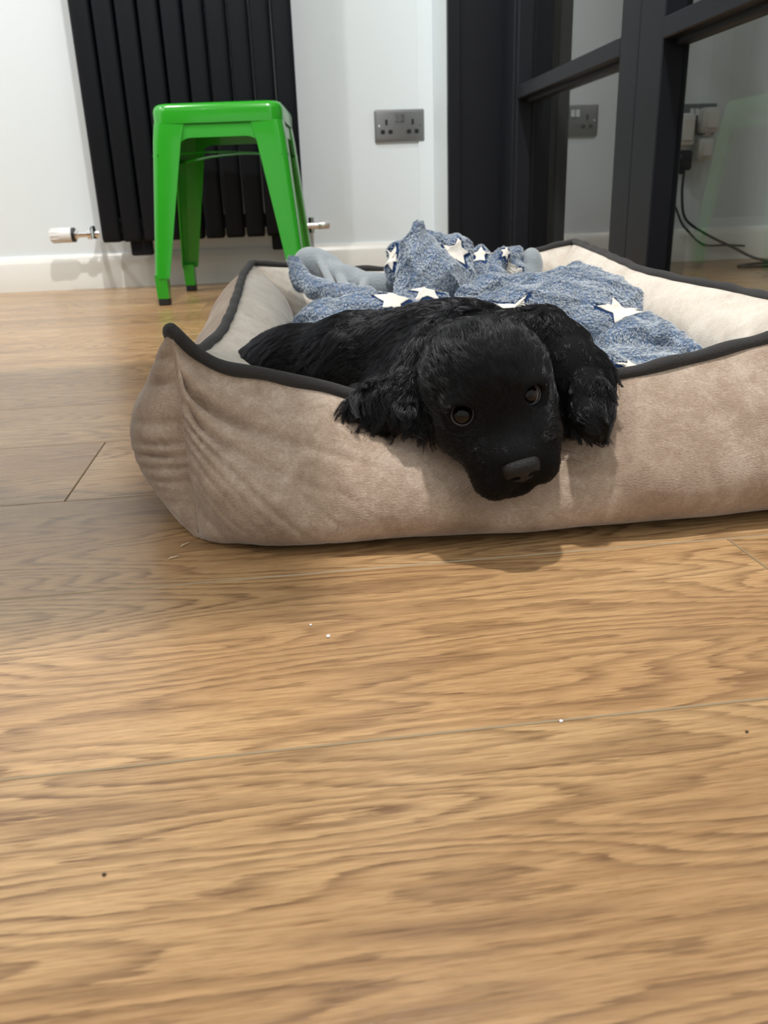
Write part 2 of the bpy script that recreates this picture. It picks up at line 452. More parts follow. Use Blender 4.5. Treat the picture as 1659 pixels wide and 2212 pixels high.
MB().tube([(X0 - .066, vy, vz), (X0 - .075, vy, vz)], [.0195, .0195], 20).build('collar', MAT['dark'], vv)
h = MB().tube([(X0 - .075, vy, vz), (X0 - .080, vy, vz), (X0 - .128, vy, vz), (X0 - .133, vy, vz)], [.0195, .0205, .0195, .0165], 28)
for k in range(14):
    a = 2 * math.pi * k / 14
    cy2, cz2 = vy + .0195 * math.cos(a), vz + .0195 * math.sin(a)
    h.box(X0 - .130, X0 - .108, cy2 - .0013, cy2 + .0013, cz2 - .0013, cz2 + .0013)
autosmooth(h.build('thermostat_head', MAT['white'], vv))
X1 = 0.290
v = MB().tube([(X1 - .004, vy, vz), (X1 + .012, vy, vz), (X1 + .013, vy, vz), (X1 + .036, vy, vz)], [.009, .009, .0125, .011], 16)
v.tube([(X1 + .018, vy, vz + .022), (X1 + .018, vy, vz - .020)], .0095, 14)
v.tube([(X1 + .018, vy, vz), (X1 + .018, 0.118, vz - .003)], .0075, 12)
v2 = autosmooth(v.build('lockshield_valve', MAT['chrome'], rd)); v2['label'] = 'chrome radiator valve with a small plain cap'
autosmooth(MB().tube([(X1 + .036, vy, vz), (X1 + .038, vy, vz), (X1 + .066, vy, vz), (X1 + .069, vy, vz)], [.0105, .0115, .0112, .009], 20).build('valve_cap', simple('satin_cap', (.75, .75, .74), .25, metal=.7), v2))

# ------------------------------------------------------------------ stool
st = empty('stool', (-0.093, 2.228, 0), rad(-6.0))
tag(st, 'glossy green metal stool standing in front of the black radiator', 'stool')
SH, HS, HB = 0.437, 0.148, 0.199
def rsq(half, r, z, n=7):
    P = []
    for q, (sx, sy) in enumerate(((1, 1), (-1, 1), (-1, -1), (1, -1))):
        for k in range(n):
            a = rad(90 * q + 90 * k / (n - 1)); P.append((sx * (half - r) + r * math.cos(a), sy * (half - r) + r * math.sin(a), z))
    return P
rings = [rsq(HS, .034, SH - .042), rsq(HS, .034, SH - .016), rsq(HS - .002, .033, SH - .009), rsq(HS - .006, .031, SH - .003), rsq(HS - .014, .027, SH), rsq(HS - .022, .024, SH - .001), rsq(HS - .026, .022, SH - .004)]
V, F = loft(rings, cap=False); F.append(tuple(len(V) - 28 + k for k in range(28)))
inn = [rsq(HS - .0018, .032, SH - .042), rsq(HS - .0018, .032, SH - .018), rsq(HS - .02, .024, SH - .006)]
V2, F2 = loft(inn, cap=False); F2.append(tuple(2 * 28 + k for k in range(28)))
mb = MB().add(V, F).add(V2, [f[::-1] for f in F2])
autosmooth(mb.build('seat', MAT['green'], st), 50)
def stool_leg(sx, sy):
    """angle-section leg: two faces that meet in a rounded outer edge, tapering to a square foot"""
    rings = []
    for z, f, wd in ((SH - .040, 0.0, .072), (0.36, .14, .066), (0.20, .55, .050), (0.075, .87, .038), (0.062, .90, .036)):
        h = HS - .002 + (HB - .016 - HS) * f
        r = .016 - .006 * f
        t = .0022
        P = []
        P.append((h - wd, h)); P.append((h - wd * .45, h + .0015)); P.append((h - r, h))
        for k in range(1, 5):
            a = rad(90 - 22.5 * k); P.append((h - r + r * math.cos(a), h - r + r * math.sin(a)))
        P.append((h + .0015, h - wd * .45)); P.append((h, h - wd))
        P.append((h - t, h - wd)); P.append((h - t, h - r)); 
        P.append((h - r, h - t)); P.append((h - wd, h - t))
        rings.append([(sx * a, sy * b, z) for a, b in P])
    V, F = loft(rings)
    if sx * sy < 0: F = [f[::-1] for f in F]
    mb = MB().add(V, F)
    c = HB - .0365
    foot = []
    for z, hw in ((.070, .0145), (.030, .0135), (.016, .0130)):
        foot.append([(sx * c + px_ * hw, sy * c + py_ * hw, z) for px_, py_ in ((-1, -1), (1, -1), (1, 1), (-1, 1))])
    V, F = loft(foot); mb.add(V, F)
    o = autosmooth(mb.build('leg', MAT['green'], st), 35)
    MB().box(sx * c - .0128, sx * c + .0128, sy * c - .0128, sy * c + .0128, 0.0, .017, .002).build('foot_cap', MAT['rubber'], o)
for sx in (-1, 1):
    for sy in (-1, 1): stool_leg(sx, sy)
for q in range(4):
    a = rad(90 * q); ca, sa = math.cos(a), math.sin(a)
    # apron: upper rim, arched lower edge, pressed border
    xs = np.linspace(-.088, .088, 23); V = []
    for t in (0.0, .002):
        for zz in range(3):
            for x in xs:
                u = abs(x) / .088
                zb = SH - .072 - .010 * max(0, (u - .72) / .28) ** 2
                z = (SH - .041, (SH - .041 + zb) / 2 + .004, zb)[zz]
                y = -(HS - .0045 + .0015 * zz) + t
                V.append((x * ca - y * sa, x * sa + y * ca, z))
    n = 23; F = []
    for lay in (0, 1):
        for zz in range(2):
            for i in range(n - 1):
                b = lay * 3 * n + zz * n + i
                f = (b, b + n, b + n + 1, b + 1); F.append(f if lay == 0 else f[::-1])
    for i in range(n - 1): F.append((2 * n + i, 5 * n + i, 5 * n + i + 1, 2 * n + i + 1))
    autosmooth(mesh('apron', V, F, MAT['green'], st), 40)
for s_ in (-1, 1):
    e = 0.148
    mb = MB()
    V = []
    for t in (-1, -.3, 0, .3, 1):
        for wv, zv in ((-.011, 0), (.011, 0), (.011, .004), (-.011, .004)):
            V.append((t * e + wv * .7, s_ * t * e - s_ * wv * .7, 0.322 + (.006 if s_ > 0 else 0) + zv + .010 * (1 - t * t)))
    F = []
    for i in range(4):
        for k in range(4): F.append((i * 4 + k, i * 4 + (k + 1) % 4, i * 4 + 4 + (k + 1) % 4, i * 4 + 4 + k))
    mb.add(V, F); mb.build('cross_brace', MAT['green'], st)

# ------------------------------------------------------------------ sockets, plugs, cables
def socket(name, cx, cz, label, yw=YB):
    root = empty(name, (cx, yw, cz)); tag(root, label, 'socket')
    w_, h_ = .073, .043
    rings = []
    for y, d in ((0, 0), (-.006, 0), (-.0085, .002), (-.0095, .006)):
        rings.append([(a * .9999, y, b) for a, b in [(-w_ + d, -h_ + d + .003), (-w_ + d + .003, -h_ + d), (w_ - d - .003, -h_ + d), (w_ - d, -h_ + d + .003), (w_ - d, h_ - d - .003), (w_ - d - .003, h_ - d), (-w_ + d + .003, h_ - d), (-w_ + d, h_ - d - .003)]])
    V, F = loft(rings); mb = MB().add(V, [f[::-1] for f in F])
    autosmooth(mb.build('plate', MAT['steel'], root), 20)
    for s_ in (-1, 1):
        c = s_ * .0385
        MB().box(c - .0035, c + .0035, -.0102, -.009, .002, .017, .001).build('earth_hole', MAT['dark'], root)
        for d in (-.0112, .0112):
            MB().box(c + d - .006, c + d + .006, -.0102, -.009, -.0215, -.0105, .002).build('pin_hole', MAT['dark'], root)
        V, F = loft([[(s_ * .0075 - .0062, y, z) for y, z in ((-.009, .010), (-.014, .0105), (-.0115, .030), (-.009, .0305))],
                     [(s_ * .0075 + .0062, y, z) for y, z in ((-.009, .010), (-.014, .0105), (-.0115, .030), (-.009, .0305))]])
        MB().add(V, F).build('switch', MAT['chrome'], root)
        MB().tube([(s_ * .0602, -.009, 0), (s_ * .0602, -.0112, 0)], [.0035, .003], 12).build('screw', MAT['chrome'], root)
    return root
socket('wall_socket', 0.386, 0.417, 'brushed steel double socket on the white wall left of the black frame')
FX, FZ = 1.285, 0.412
socket('wall_socket', FX, FZ, 'double socket full of plugs seen through the second glass door')
def plug(name, x, z, w_, h_, d, mat, label, drop=0):
    r = empty(name, (x, YB - .012, z)); tag(r, label, 'plug')
    autosmooth(MB().box(-w_, w_, -d, 0, -h_, h_, .006).box(-w_ * .7, w_ * .7, -d - .006, -d + .004, -h_ * .7, h_ * .7, .003).build('plug_body', mat, r))
    MB().box(-w_ * .4, w_ * .4, -d * .6, -d * .3, -h_ - .010, -h_ + .004, .002).build('cable_boot', mat, r)
    return r
pg = plug('plug', FX + .036, FZ - .005, .026, .034, .045, MAT['white'], 'white square charger plug in the socket behind the second door')
plug('plug', FX - .036, FZ - .03, .025, .045, .04, MAT['white'], 'white oblong plug on the left of the socket behind the door')
plug('plug', FX - .030, FZ - .115, .024, .028, .03, MAT['dark'], 'black rounded plug hanging below the socket behind the door')
plug('plug', FX + .030, FZ - .085, .022, .03, .04, MAT['white'], 'small white plug hanging under the charger behind the door')
def spline(P, n=60):
    P = np.array(P, float); m = len(P)
    t = np.linspace(0, m - 1, n); out = []
    for u in t:
        i = min(int(u), m - 2); f = u - i
        p0, p1, p2, p3 = P[max(i - 1, 0)], P[i], P[i + 1], P[min(i + 2, m - 1)]
        out.append(0.5 * (2 * p1 + (p2 - p0) * f + (2 * p0 - 5 * p1 + 4 * p2 - p3) * f * f + (3 * p1 - p0 - 3 * p2 + p3) * f ** 3))
    return np.array(out)
def cable(name, pts, r, label):
    o = MB().tube(spline(pts, 70), r, 8).build(name, MAT['dark'], None, True)
    return tag(o, label, 'cable')
yb = YB - .03
cable('cable', [(FX - .03, yb - .01, .265), (FX - .03, yb - .01, .2), (FX - .012, yb - .01, .13), (FX + .05, yb - .02, .085), (FX + .12, yb - .06, .045), (1.47, 2.45, .006), (1.62, 2.38, .006), (1.85, 2.36, .006)], .0042, 'thick black cable falling from the round plug to the floor beyond the door')
cable('cable', [(FX - .08, yb, .20), (FX - .05, yb, .175), (FX - .02, yb, .12), (FX, yb - .005, .095), (FX + .06, yb, .05), (FX + .14, yb, .045), (FX + .2, yb, .04)], .0035, 'short black cable crossing the wall low down beyond the door')
cable('cable', [(1.47, 2.40, .005), (1.36, 2.36, .005), (1.31, 2.31, .005), (1.37, 2.28, .005), (1.47, 2.34, .005), (1.50, 2.42, .012), (1.60, 2.50, .03), (1.75, 2.55, .06)], .0042, 'black cable looped in a coil on the floor beyond the door')

# ------------------------------------------------------------------ unseen island added left of the frame to shade and reflect in the floor
ki = empty('added_island', (-1.25, 0.72, 0)); tag(ki, 'added dark walnut island, its overhanging top shading the floor left of the dog bed', 'island')
MB().box(-.45, .50, -.20, .30, 0, .86, .004).build('body', MAT['walnut'], ki)
MB().box(-.55, 1.31, -.22, .33, .86, .90, .004).build('worktop', MAT['walnut'], ki)

# ------------------------------------------------------------------ dog bed
bed = empty('dog_bed', (0.2, 0.93, 0))
tag(bed, 'beige suede dog bed with charcoal piping, the black puppy lying in it', 'dog bed')
def pseudo(x, s=0.0):
    return (np.sin(x * 1.0 + s) + np.sin(x * 2.17 + 1.3 + s * 2) * .6 + np.sin(x * 4.31 + .7 + s * 3) * .35) / 1.95
C_FL, C_BL, C_BR, C_FR = (-.0755, .594, .1435), (-.035, 1.276, .141), (.459, 1.297, .150), (.505, .600, .147)
R_F = [C_FL, (-.068, .600, .1315), (-.060, .602, .1235), (-.044, .600, .1155), (-.004, .586, .107), (.036, .571, .0985), (.08, .564, .084), (.13, .560, .073), (.18, .556, .082), (.220, .549, .101), (.251, .548, .106), (.285, .549, .111), (.345, .559, .121), (.42, .575, .130), (.47, .585, .138), C_FR]
R_R = [C_FR, (.485, .66, .130), (.476, .73, .121), (.473, .78, .1205), (.470, .83, .122), (.458, .88, .1245), (.447, .925, .127), (.438, .99, .131), (.441, 1.06, .136), (.448, 1.15, .142), C_BR]
R_B = [C_BR, (.425, 1.284, .145), (.39, 1.268, .140), (.30, 1.25, .128), (.2, 1.245, .124), (.10, 1.245, .128), (.015, 1.253, .136), C_BL]
R_L = [C_BL, (-.045, 1.153, .134), (-.048, .991, .124), (-.053, .86, .114), (-.060, .78, .109), (-.071, .70, .111), (-.079, .635, .128), (-.0795, .612, .1385), C_FL]
O_FL, O_BL, O_BR, O_FR = (-.070, .563, .0), (-.055, 1.31, 0), (.485, 1.33, 0), (.53, .553, 0)
I_FL, I_BL, I_BR, I_FR = (-.005, .640, .03), (.02, 1.20, .03), (.40, 1.22, .03), (.43, .64, .03)
def resample(P, ts):
    P = spline(P, 400); d = np.r_[0, np.cumsum(np.linalg.norm(np.diff(P, axis=0), axis=1))]; d /= d[-1]
    return np.stack([np.interp(ts, d, P[:, i]) for i in range(3)], 1)
def smooth_end(d, r): return np.sqrt(np.clip(1 - (1 - np.clip(d / r, 0, 1)) ** 2, 0, 1))
def bolster(name, ridge, OA, OB, IA, IB, n, B, ns, seed, slA, slB, label):
    ts = np.linspace(0, 1, ns); ts = ts - np.sin(2 * np.pi * ts) * .06
    Rg = resample(ridge, ts); OA, OB, IA, IB = map(np.array, (OA, OB, IA, IB)); n = np.array(n, float)
    Ob = OA + (OB - OA) * ts[:, None]; Ib = IA + (IB - IA) * ts[:, None]
    Ln = np.linalg.norm(OB - OA); dA, dB = ts * Ln, (1 - ts) * Ln
    q = smooth_end(dA, .085) * smooth_end(dB, .085)
    nu = 64; us = np.linspace(0, 1, nu)
    G0 = []
    for u in us:
        sh = math.sin(math.pi * u ** (.98 if n[0] < -.5 else .64)) ** (.72 if n[0] < -.5 else .85) if 0 < u < 1 else 0.0
        G0.append(Ob + (Rg - Ob) * u + n * (q * B * (sh + .32 * (1 - u) ** 3))[:, None])
    G0 = np.array(G0)
    gn = np.cross(np.gradient(G0, axis=1), np.gradient(G0, axis=0)); gn = gn / (np.linalg.norm(gn, axis=-1, keepdims=True) + 1e-12)
    if (gn[nu // 2, ns // 2] @ n) < 0: gn = -gn
    V = []
    for j, u in enumerate(us):
        P = G0[j].copy(); zc = P[:, 2]; out = np.zeros(ns)
        ev = math.sin(math.pi * min(u * 1.03, 1)) ** .5 if 0 < u < .97 else 0
        for d, sl, sd in ((dA, slA, seed), (dB, slB, seed + 5)):
            ph = zc + sl * d + .004 * np.sin(zc * 55 + sd)
            fold = np.abs(np.sin(ph * 210 + 1.6 * np.sin(ph * 71 + sd)))
            fold2 = np.abs(np.sin(ph * 82 + 1.3 * np.sin(ph * 37 + sd * 2) + .4))
            near = np.exp(-d / .022) * (1 - np.exp(-d / .002)); wide = np.exp(-d / .05) * (1 - np.exp(-d / .008))
            out += ev * (-.0105 * near * (1 - fold) ** 2.2 * (.65 + .35 * np.sin(zc * 90 + sd)) - .0105 * wide * np.clip(.55 - fold2, 0, 1) ** 1.3 * (1 + .7 * np.sin(zc * 41 + sd)))
        g = math.exp(-(1 - u) / .12) * (1 - math.exp(-(1 - u) / .04))
        if n[1] < -.5:
            for d in (dA, dB):
                e2 = 1 - np.exp(-(d / .008) ** 2)
                out += e2 * (-.008 * g * np.exp(-((d - .05) / .04) ** 2) - .0105 * np.exp(-(((1 - u) - .17 - d * 1.7) / .030) ** 2) * np.exp(-(d / .085) ** 2) - .006 * np.exp(-(((1 - u) - .30 - d * 2.6) / .035) ** 2) * np.exp(-(d / .075) ** 2) + .004 * np.exp(-(((1 - u) - .09 - d * 1.1) / .04) ** 2) * np.exp(-d / .06))
        out += ev * .0028 * pseudo(ts * Ln * 22 + 3 * u, seed) * q
        P = P + gn[j] * out[:, None]
        P[:, 2] = np.maximum(P[:, 2], 0.0006)
        V.append(P)
    nv = 34
    for v in np.linspace(0, 1, nv)[1:]:
        P = Rg + (Ib - Rg) * v
        b = .026 * smooth_end(dA, .10) * smooth_end(dB, .10) * math.sin(math.pi * v ** .8)
        b = b + .0022 * math.sin(math.pi * v) * pseudo(ts * Ln * 48 + 9 * v, seed + 2) * (np.exp(-dA / .12) + np.exp(-dB / .12) + .25)
        P = P - n * b[:, None] + np.array([0, 0, 1]) * (b * .25)[:, None]
        V.append(P)
    V = np.array(V); m = nu + nv - 1
    idx = np.arange(m * ns).reshape(m, ns)
    F = np.stack([idx[:-1, :-1], idx[:-1, 1:], idx[1:, 1:], idx[1:, :-1]], -1).reshape(-1, 4)
    midx = (np.repeat(np.arange(m - 1), ns - 1) >= nu - 1).astype(int)
    o = mesh(name, V.reshape(-1, 3), F, None, bed, True, [MAT['suede'], MAT['suede_in']], midx)
    o.location = (-bed.location[0], -bed.location[1], 0); o['label'] = label
    return Rg, V[:nu, 0]
rF, seamF = bolster('bolster', R_F, O_FL, O_FR, I_FL, I_FR, (0, -1, 0), .052, 360, 1.0, .85, .85, 'front wall of the bed, pale suede, chin of the puppy on it')
rR, seamR = bolster('bolster', R_R, O_FR, O_BR, I_FR, I_BR, (1, 0, 0), .045, 200, 2.0, .3, .3, 'right wall of the bed, cream inner side')
rB, seamB = bolster('bolster', R_B, O_BR, O_BL, I_BR, I_BL, (0, 1, 0), .045, 160, 3.0, .3, .3, 'back wall of the bed, mostly behind the blanket')
rL, seamL = bolster('bolster', R_L, O_BL, O_FL, I_BL, I_FL, (-1, 0, 0), .046, 240, 4.0, .22, .18, 'left wall of the bed, end puckered at the corner seam')
off = np.array([bed.location[0], bed.location[1], 0])
ridge = np.concatenate([rF[:-1], rR[:-1], rB[:-1], rL[:-1]])
ridge[:, 2] += .001
# even spacing and slight softening at the corners
dd = np.r_[0, np.cumsum(np.linalg.norm(np.diff(np.vstack([ridge, ridge[:1]]), axis=0), axis=1))]
tt = np.linspace(0, dd[-1], 561)[:-1]; rp = np.vstack([ridge, ridge[:1]])
ridge = np.stack([np.interp(tt, dd, rp[:, i]) for i in range(3)], 1)
for _ in range(2): ridge = (np.roll(ridge, 1, 0) + ridge * 2 + np.roll(ridge, -1, 0)) / 4
ridge[:, 2] += .0010 * np.sin(tt * 95) * np.sin(tt * 31)
MB().tube(ridge - off, .0049 + .0003 * np.sin(tt * 140), 12, closed=True).build('piping', MAT['piping'], bed, True)
for sm in (seamF, seamR, seamB, seamL):
    MB().tube(sm[2:-3] - off, .0011, 6).build('corner_seam', MAT['suede'], bed, True)
# cushion and base
n = 40; V = []; F = []
for j in range(n + 1):
    for i in range(n + 1):
        u, v = i / n, j / n
        a = np.array(I_FL) * (1 - u) + np.array(I_FR) * u; b = np.array(I_BL) * (1 - u) + np.array(I_BR) * u
        p = a * (1 - v) + b * v
        e = smooth_end(np.array(min(u, 1 - u, v, 1 - v)), .2)
        p = p + (p - np.array([.2, .93, .03])) * .12 * np.array([1, 1, 0]); p[2] = .022 + .018 * float(e) + .0015 * math.sin(u * 17) * math.sin(v * 15)
        V.append(p - off)
idx = np.arange((n + 1) ** 2).reshape(n + 1, n + 1)
F = np.stack([idx[:-1, :-1], idx[:-1, 1:], idx[1:, 1:], idx[1:, :-1]], -1).reshape(-1, 4)
mesh('cushion', V, F, MAT['suede_in'], bed, True)
base = [(-.062, .575), (-.02, .552), (.25, .540), (.48, .55), (.525, .575), (.51, .95), (.475, 1.31), (.2, 1.32), (-.045, 1.30), (-.065, .9)]
V, F = loft([[(x - off[0], y - off[1], z) for x, y in base] for z in (0.0, .008)])
mesh('base_sheet', V, F, MAT['rubber'], bed)

# ------------------------------------------------------------------ soft shapes: signed distance field on a grid, meshed with surface nets
class Field:
    def __init__(s, lo, hi, h):
        s.h = h; s.lo = np.array(lo, float)
        s.n = np.ceil((np.array(hi) - s.lo) / h).astype(int) + 1
        s.D = np.full(s.n, 0.03, np.float32)
        s.ax = [s.lo[i] + h * np.arange(s.n[i]) for i in range(3)]
    def _box(s, lo, hi):
        a = np.clip(np.floor((np.array(lo) - s.lo) / s.h).astype(int), 0, s.n); b = np.clip(np.ceil((np.array(hi) - s.lo) / s.h).astype(int) + 1, 0, s.n)
        return tuple(slice(x, y) for x, y in zip(a, b))
    def put(s, f, lo, hi, k=.006, mode='u', m=.014):
        sl = s._box(np.array(lo) - m, np.array(hi) + m)
        if min(x.stop - x.start for x in sl) <= 0: return
        X, Y, Z = np.meshgrid(*[s.ax[i][sl[i]] for i in range(3)], indexing='ij')
        d = f(np.stack([X, Y, Z], -1)).astype(np.float32); D = s.D[sl]
        if mode == 'u':
            h = np.clip(.5 + .5 * (D - d) / k, 0, 1); s.D[sl] = D + (d - D) * h - k * h * (1 - h)
        elif mode == 's':
            h = np.clip(.5 - .5 * (D + d) / k, 0, 1); s.D[sl] = D + (-d - D) * h + k * h * (1 - h)
    def nets(s):
        D = s.D; nx, ny, nz = D.shape
        ins = D < 0
        c = ins[:-1, :-1, :-1].astype(np.int8)
        cnt = np.zeros((nx - 1, ny - 1, nz - 1), np.int8)
        for a in (0, 1):
            for b in (0, 1):
                for e in (0, 1): cnt += ins[a:nx - 1 + a, b:ny - 1 + b, e:nz - 1 + e]
        act = (cnt > 0) & (cnt < 8)
        I = np.argwhere(act); vid = np.full(act.shape, -1, np.int64); vid[act] = np.arange(len(I))
        S = np.zeros((len(I), 3)); K = np.zeros(len(I))
        corners = [(a, b, e) for a in (0, 1) for b in (0, 1) for e in (0, 1)]
        val = {c_: D[I[:, 0] + c_[0], I[:, 1] + c_[1], I[:, 2] + c_[2]] for c_ in corners}
        for c_ in corners:
            for ax in range(3):
                if c_[ax] == 0:
                    d_ = list(c_); d_[ax] = 1; d_ = tuple(d_)
                    A, B_ = val[c_], val[d_]; cr = (A < 0) != (B_ < 0)
                    t = np.where(cr, A / np.where(cr, A - B_, 1), 0)
                    P = np.zeros((len(I), 3)) + np.array(c_); P[:, ax] += t
                    S += np.where(cr[:, None], P, 0); K += cr
        V = s.lo + s.h * (I + S / K[:, None])
        F = []
        for ax in range(3):
            b, e = [(1, 2), (2, 0), (0, 1)][ax]
            sl0 = [slice(None)] * 3; sl1 = [slice(None)] * 3
            sl0[ax] = slice(0, -1); sl1[ax] = slice(1, None)
            for q in (b, e): sl0[q] = slice(1, -1); sl1[q] = slice(1, -1)
            i0, i1 = ins[tuple(sl0)], ins[tuple(sl1)]
            for flip, msk in ((False, i0 & ~i1), (True, ~i0 & i1)):
                J = np.argwhere(msk)
                if not len(J): continue
                J[:, b] += 1; J[:, e] += 1
                def g(db, de):
                    K_ = J.copy(); K_[:, b] += db; K_[:, e] += de; return vid[K_[:, 0], K_[:, 1], K_[:, 2]]
                q = np.stack([g(-1, -1), g(0, -1), g(0, 0), g(-1, 0)], 1)
                F.append(q[:, ::-1] if flip else q)
        F = np.concatenate(F); F = F[(F >= 0).all(1)]
        return V, F
def rotcam(deg):
    c, s_ = math.cos(rad(deg)), math.sin(rad(deg))      # counter-clockwise as seen from the camera side
    return np.stack([c * CR + s_ * CU, -s_ * CR + c * CU, -CF], 0)
def f_ell(c, r, B=np.eye(3)):
    c = np.array(c, float); r = np.array(r, float); R_ = float(max(r))
    def f(P):
        q = (P - c) @ B.T
        k0 = np.sqrt(((q / r) ** 2).sum(-1)); k1 = np.sqrt(((q / r ** 2) ** 2).sum(-1)) + 1e-9
        return k0 * (k0 - 1) / k1
    ext = np.sqrt(((B * r[:, None]) ** 2).sum(0))
    return f, c - ext, c + ext
def f_cap(a, b, ra, rb):
    a, b = np.array(a, float), np.array(b, float); ab = b - a; L2 = ab @ ab
    def f(P):
        t = np.clip(((P - a) @ ab) / L2, 0, 1)
        return np.linalg.norm(P - a - t[..., None] * ab, axis=-1) - (ra + (rb - ra) * t)
    m = max(ra, rb); return f, np.minimum(a, b) - m, np.maximum(a, b) + m
def f_torus(c, nrm, R_, r):
    c = np.array(c); nrm = np.array(nrm) / np.linalg.norm(nrm)
    def f(P):
        q = P - c; h = q @ nrm; rr = np.linalg.norm(q - h[..., None] * nrm, axis=-1)
        return np.sqrt((rr - R_) ** 2 + h ** 2) - r
    return f, c - R_ - r, c + R_ + r
def to_mesh(name, V, F, mat, parent, mats=None):
    me = bpy.data.meshes.new(name)
    me.vertices.add(len(V)); me.vertices.foreach_set('co', np.asarray(V, np.float32).ravel())
    me.loops.add(len(F) * 4); me.loops.foreach_set('vertex_index', np.asarray(F, np.int32).ravel())
    me.polygons.add(len(F)); me.polygons.foreach_set('loop_start', np.arange(0, len(F) * 4, 4, dtype=np.int32))
    me.polygons.foreach_set('use_smooth', np.ones(len(F), dtype=bool))
    me.update(calc_edges=True); me.validate()
    me.materials.append(mat)
    return link(bpy.data.objects.new(name, me), parent)
def relax(V, F, it=2, lam=.5):
    E = np.concatenate([F[:, [0, 1]], F[:, [1, 2]], F[:, [2, 3]], F[:, [3, 0]]]); E = np.concatenate([E, E[:, ::-1]])
    deg = np.bincount(E[:, 0], minlength=len(V)).astype(float)
    for _ in range(it):
        A = np.stack([np.bincount(E[:, 0], weights=V[E[:, 1], i], minlength=len(V)) for i in range(3)], 1) / np.maximum(deg, 1)[:, None]
        V = V + lam * (A - V)
    return V
def sample(V, F, n, wfun=None):
    T = np.concatenate([F[:, [0, 1, 2]], F[:, [0, 2, 3]]])
    A, B_, C_ = V[T[:, 0]], V[T[:, 1]], V[T[:, 2]]
    Nn = np.cross(B_ - A, C_ - A); ar = np.linalg.norm(Nn, axis=1) + 1e-15; Nn /= ar[:, None]
    w_ = ar.copy()
    if wfun is not None: w_ *= wfun((A + B_ + C_) / 3, Nn)
    cs = np.cumsum(w_); i = np.searchsorted(cs, rng.random(n) * cs[-1]); i = np.clip(i, 0, len(T) - 1)
    u, v = rng.random(n), rng.random(n); f = u + v > 1; u[f] = 1 - u[f]; v[f] = 1 - v[f]
    P = A[i] + u[:, None] * (B_[i] - A[i]) + v[:, None] * (C_[i] - A[i])
    # smooth normals
    VN = np.zeros_like(V)
    for k in range(3):
        for a in range(3): VN[:, a] += np.bincount(T[:, k], weights=Nn[:, a] * ar, minlength=len(V))
    VN /= np.linalg.norm(VN, axis=1)[:, None] + 1e-12
    w0 = (1 - u - v)[:, None]
    NN = VN[T[i, 0]] * w0 + VN[T[i, 1]] * u[:, None] + VN[T[i, 2]] * v[:, None]
    NN /= np.linalg.norm(NN, axis=1)[:, None] + 1e-12
    return P, NN
def unit(A): return A / (np.linalg.norm(A, axis=-1, keepdims=True) + 1e-12)
def curves(name, PTS, R0, mat, parent):
    """PTS (strands, points, 3)"""
    n_, k_ = PTS.shape[:2]
    hc = bpy.data.hair_curves.new(name)
    hc.add_curves([k_] * n_)
    hc.attributes['position'].data.foreach_set('vector', PTS.astype(np.float32).ravel())
    ra = hc.attributes.new('radius', 'FLOAT', 'POINT'); ra.data.foreach_set('value', R0.astype(np.float32).ravel())
    hc.materials.append(mat); hc.update_tag()
    o = bpy.data.objects.new(name, hc); link(o, parent); o['kind'] = 'stuff'
    return o
def seen(Cn, Nn):
    v = unit(CAM - Cn); return ((v * Nn).sum(1) > -.45).astype(float) + .05

# ------------------------------------------------------------------ puppy
EY = W(1076, 875, .50)
ca, sa = math.cos(rad(17)), math.sin(rad(17))
HX = ca * CR + sa * CU; HU = -sa * CR + ca * CU
PA = rad(50)
HY = math.cos(PA) * (-CF) - math.sin(PA) * HU
HZ = math.sin(PA) * (-CF) + math.cos(PA) * HU
HB3 = np.stack([HX, HY, HZ], 0)
def hd(x, y, z): return EY + .01 * (x * HX + y * HY + z * HZ)
def hell(c, r, tilt=0.0):
    Bm = HB3
    if tilt:
        c_, s_ = math.cos(rad(tilt)), math.sin(rad(tilt)); Bm = np.stack([c_ * HX + s_ * HZ, HY, -s_ * HX + c_ * HZ], 0)
    return f_ell(hd(*c), [v * .01 for v in r], Bm)
def hcap(a, b, ra, rb): return f_cap(hd(*a), hd(*b), ra * .01, rb * .01)
Dg = Field((-.085, .42, .02), (.30, .84, .19), .0014)
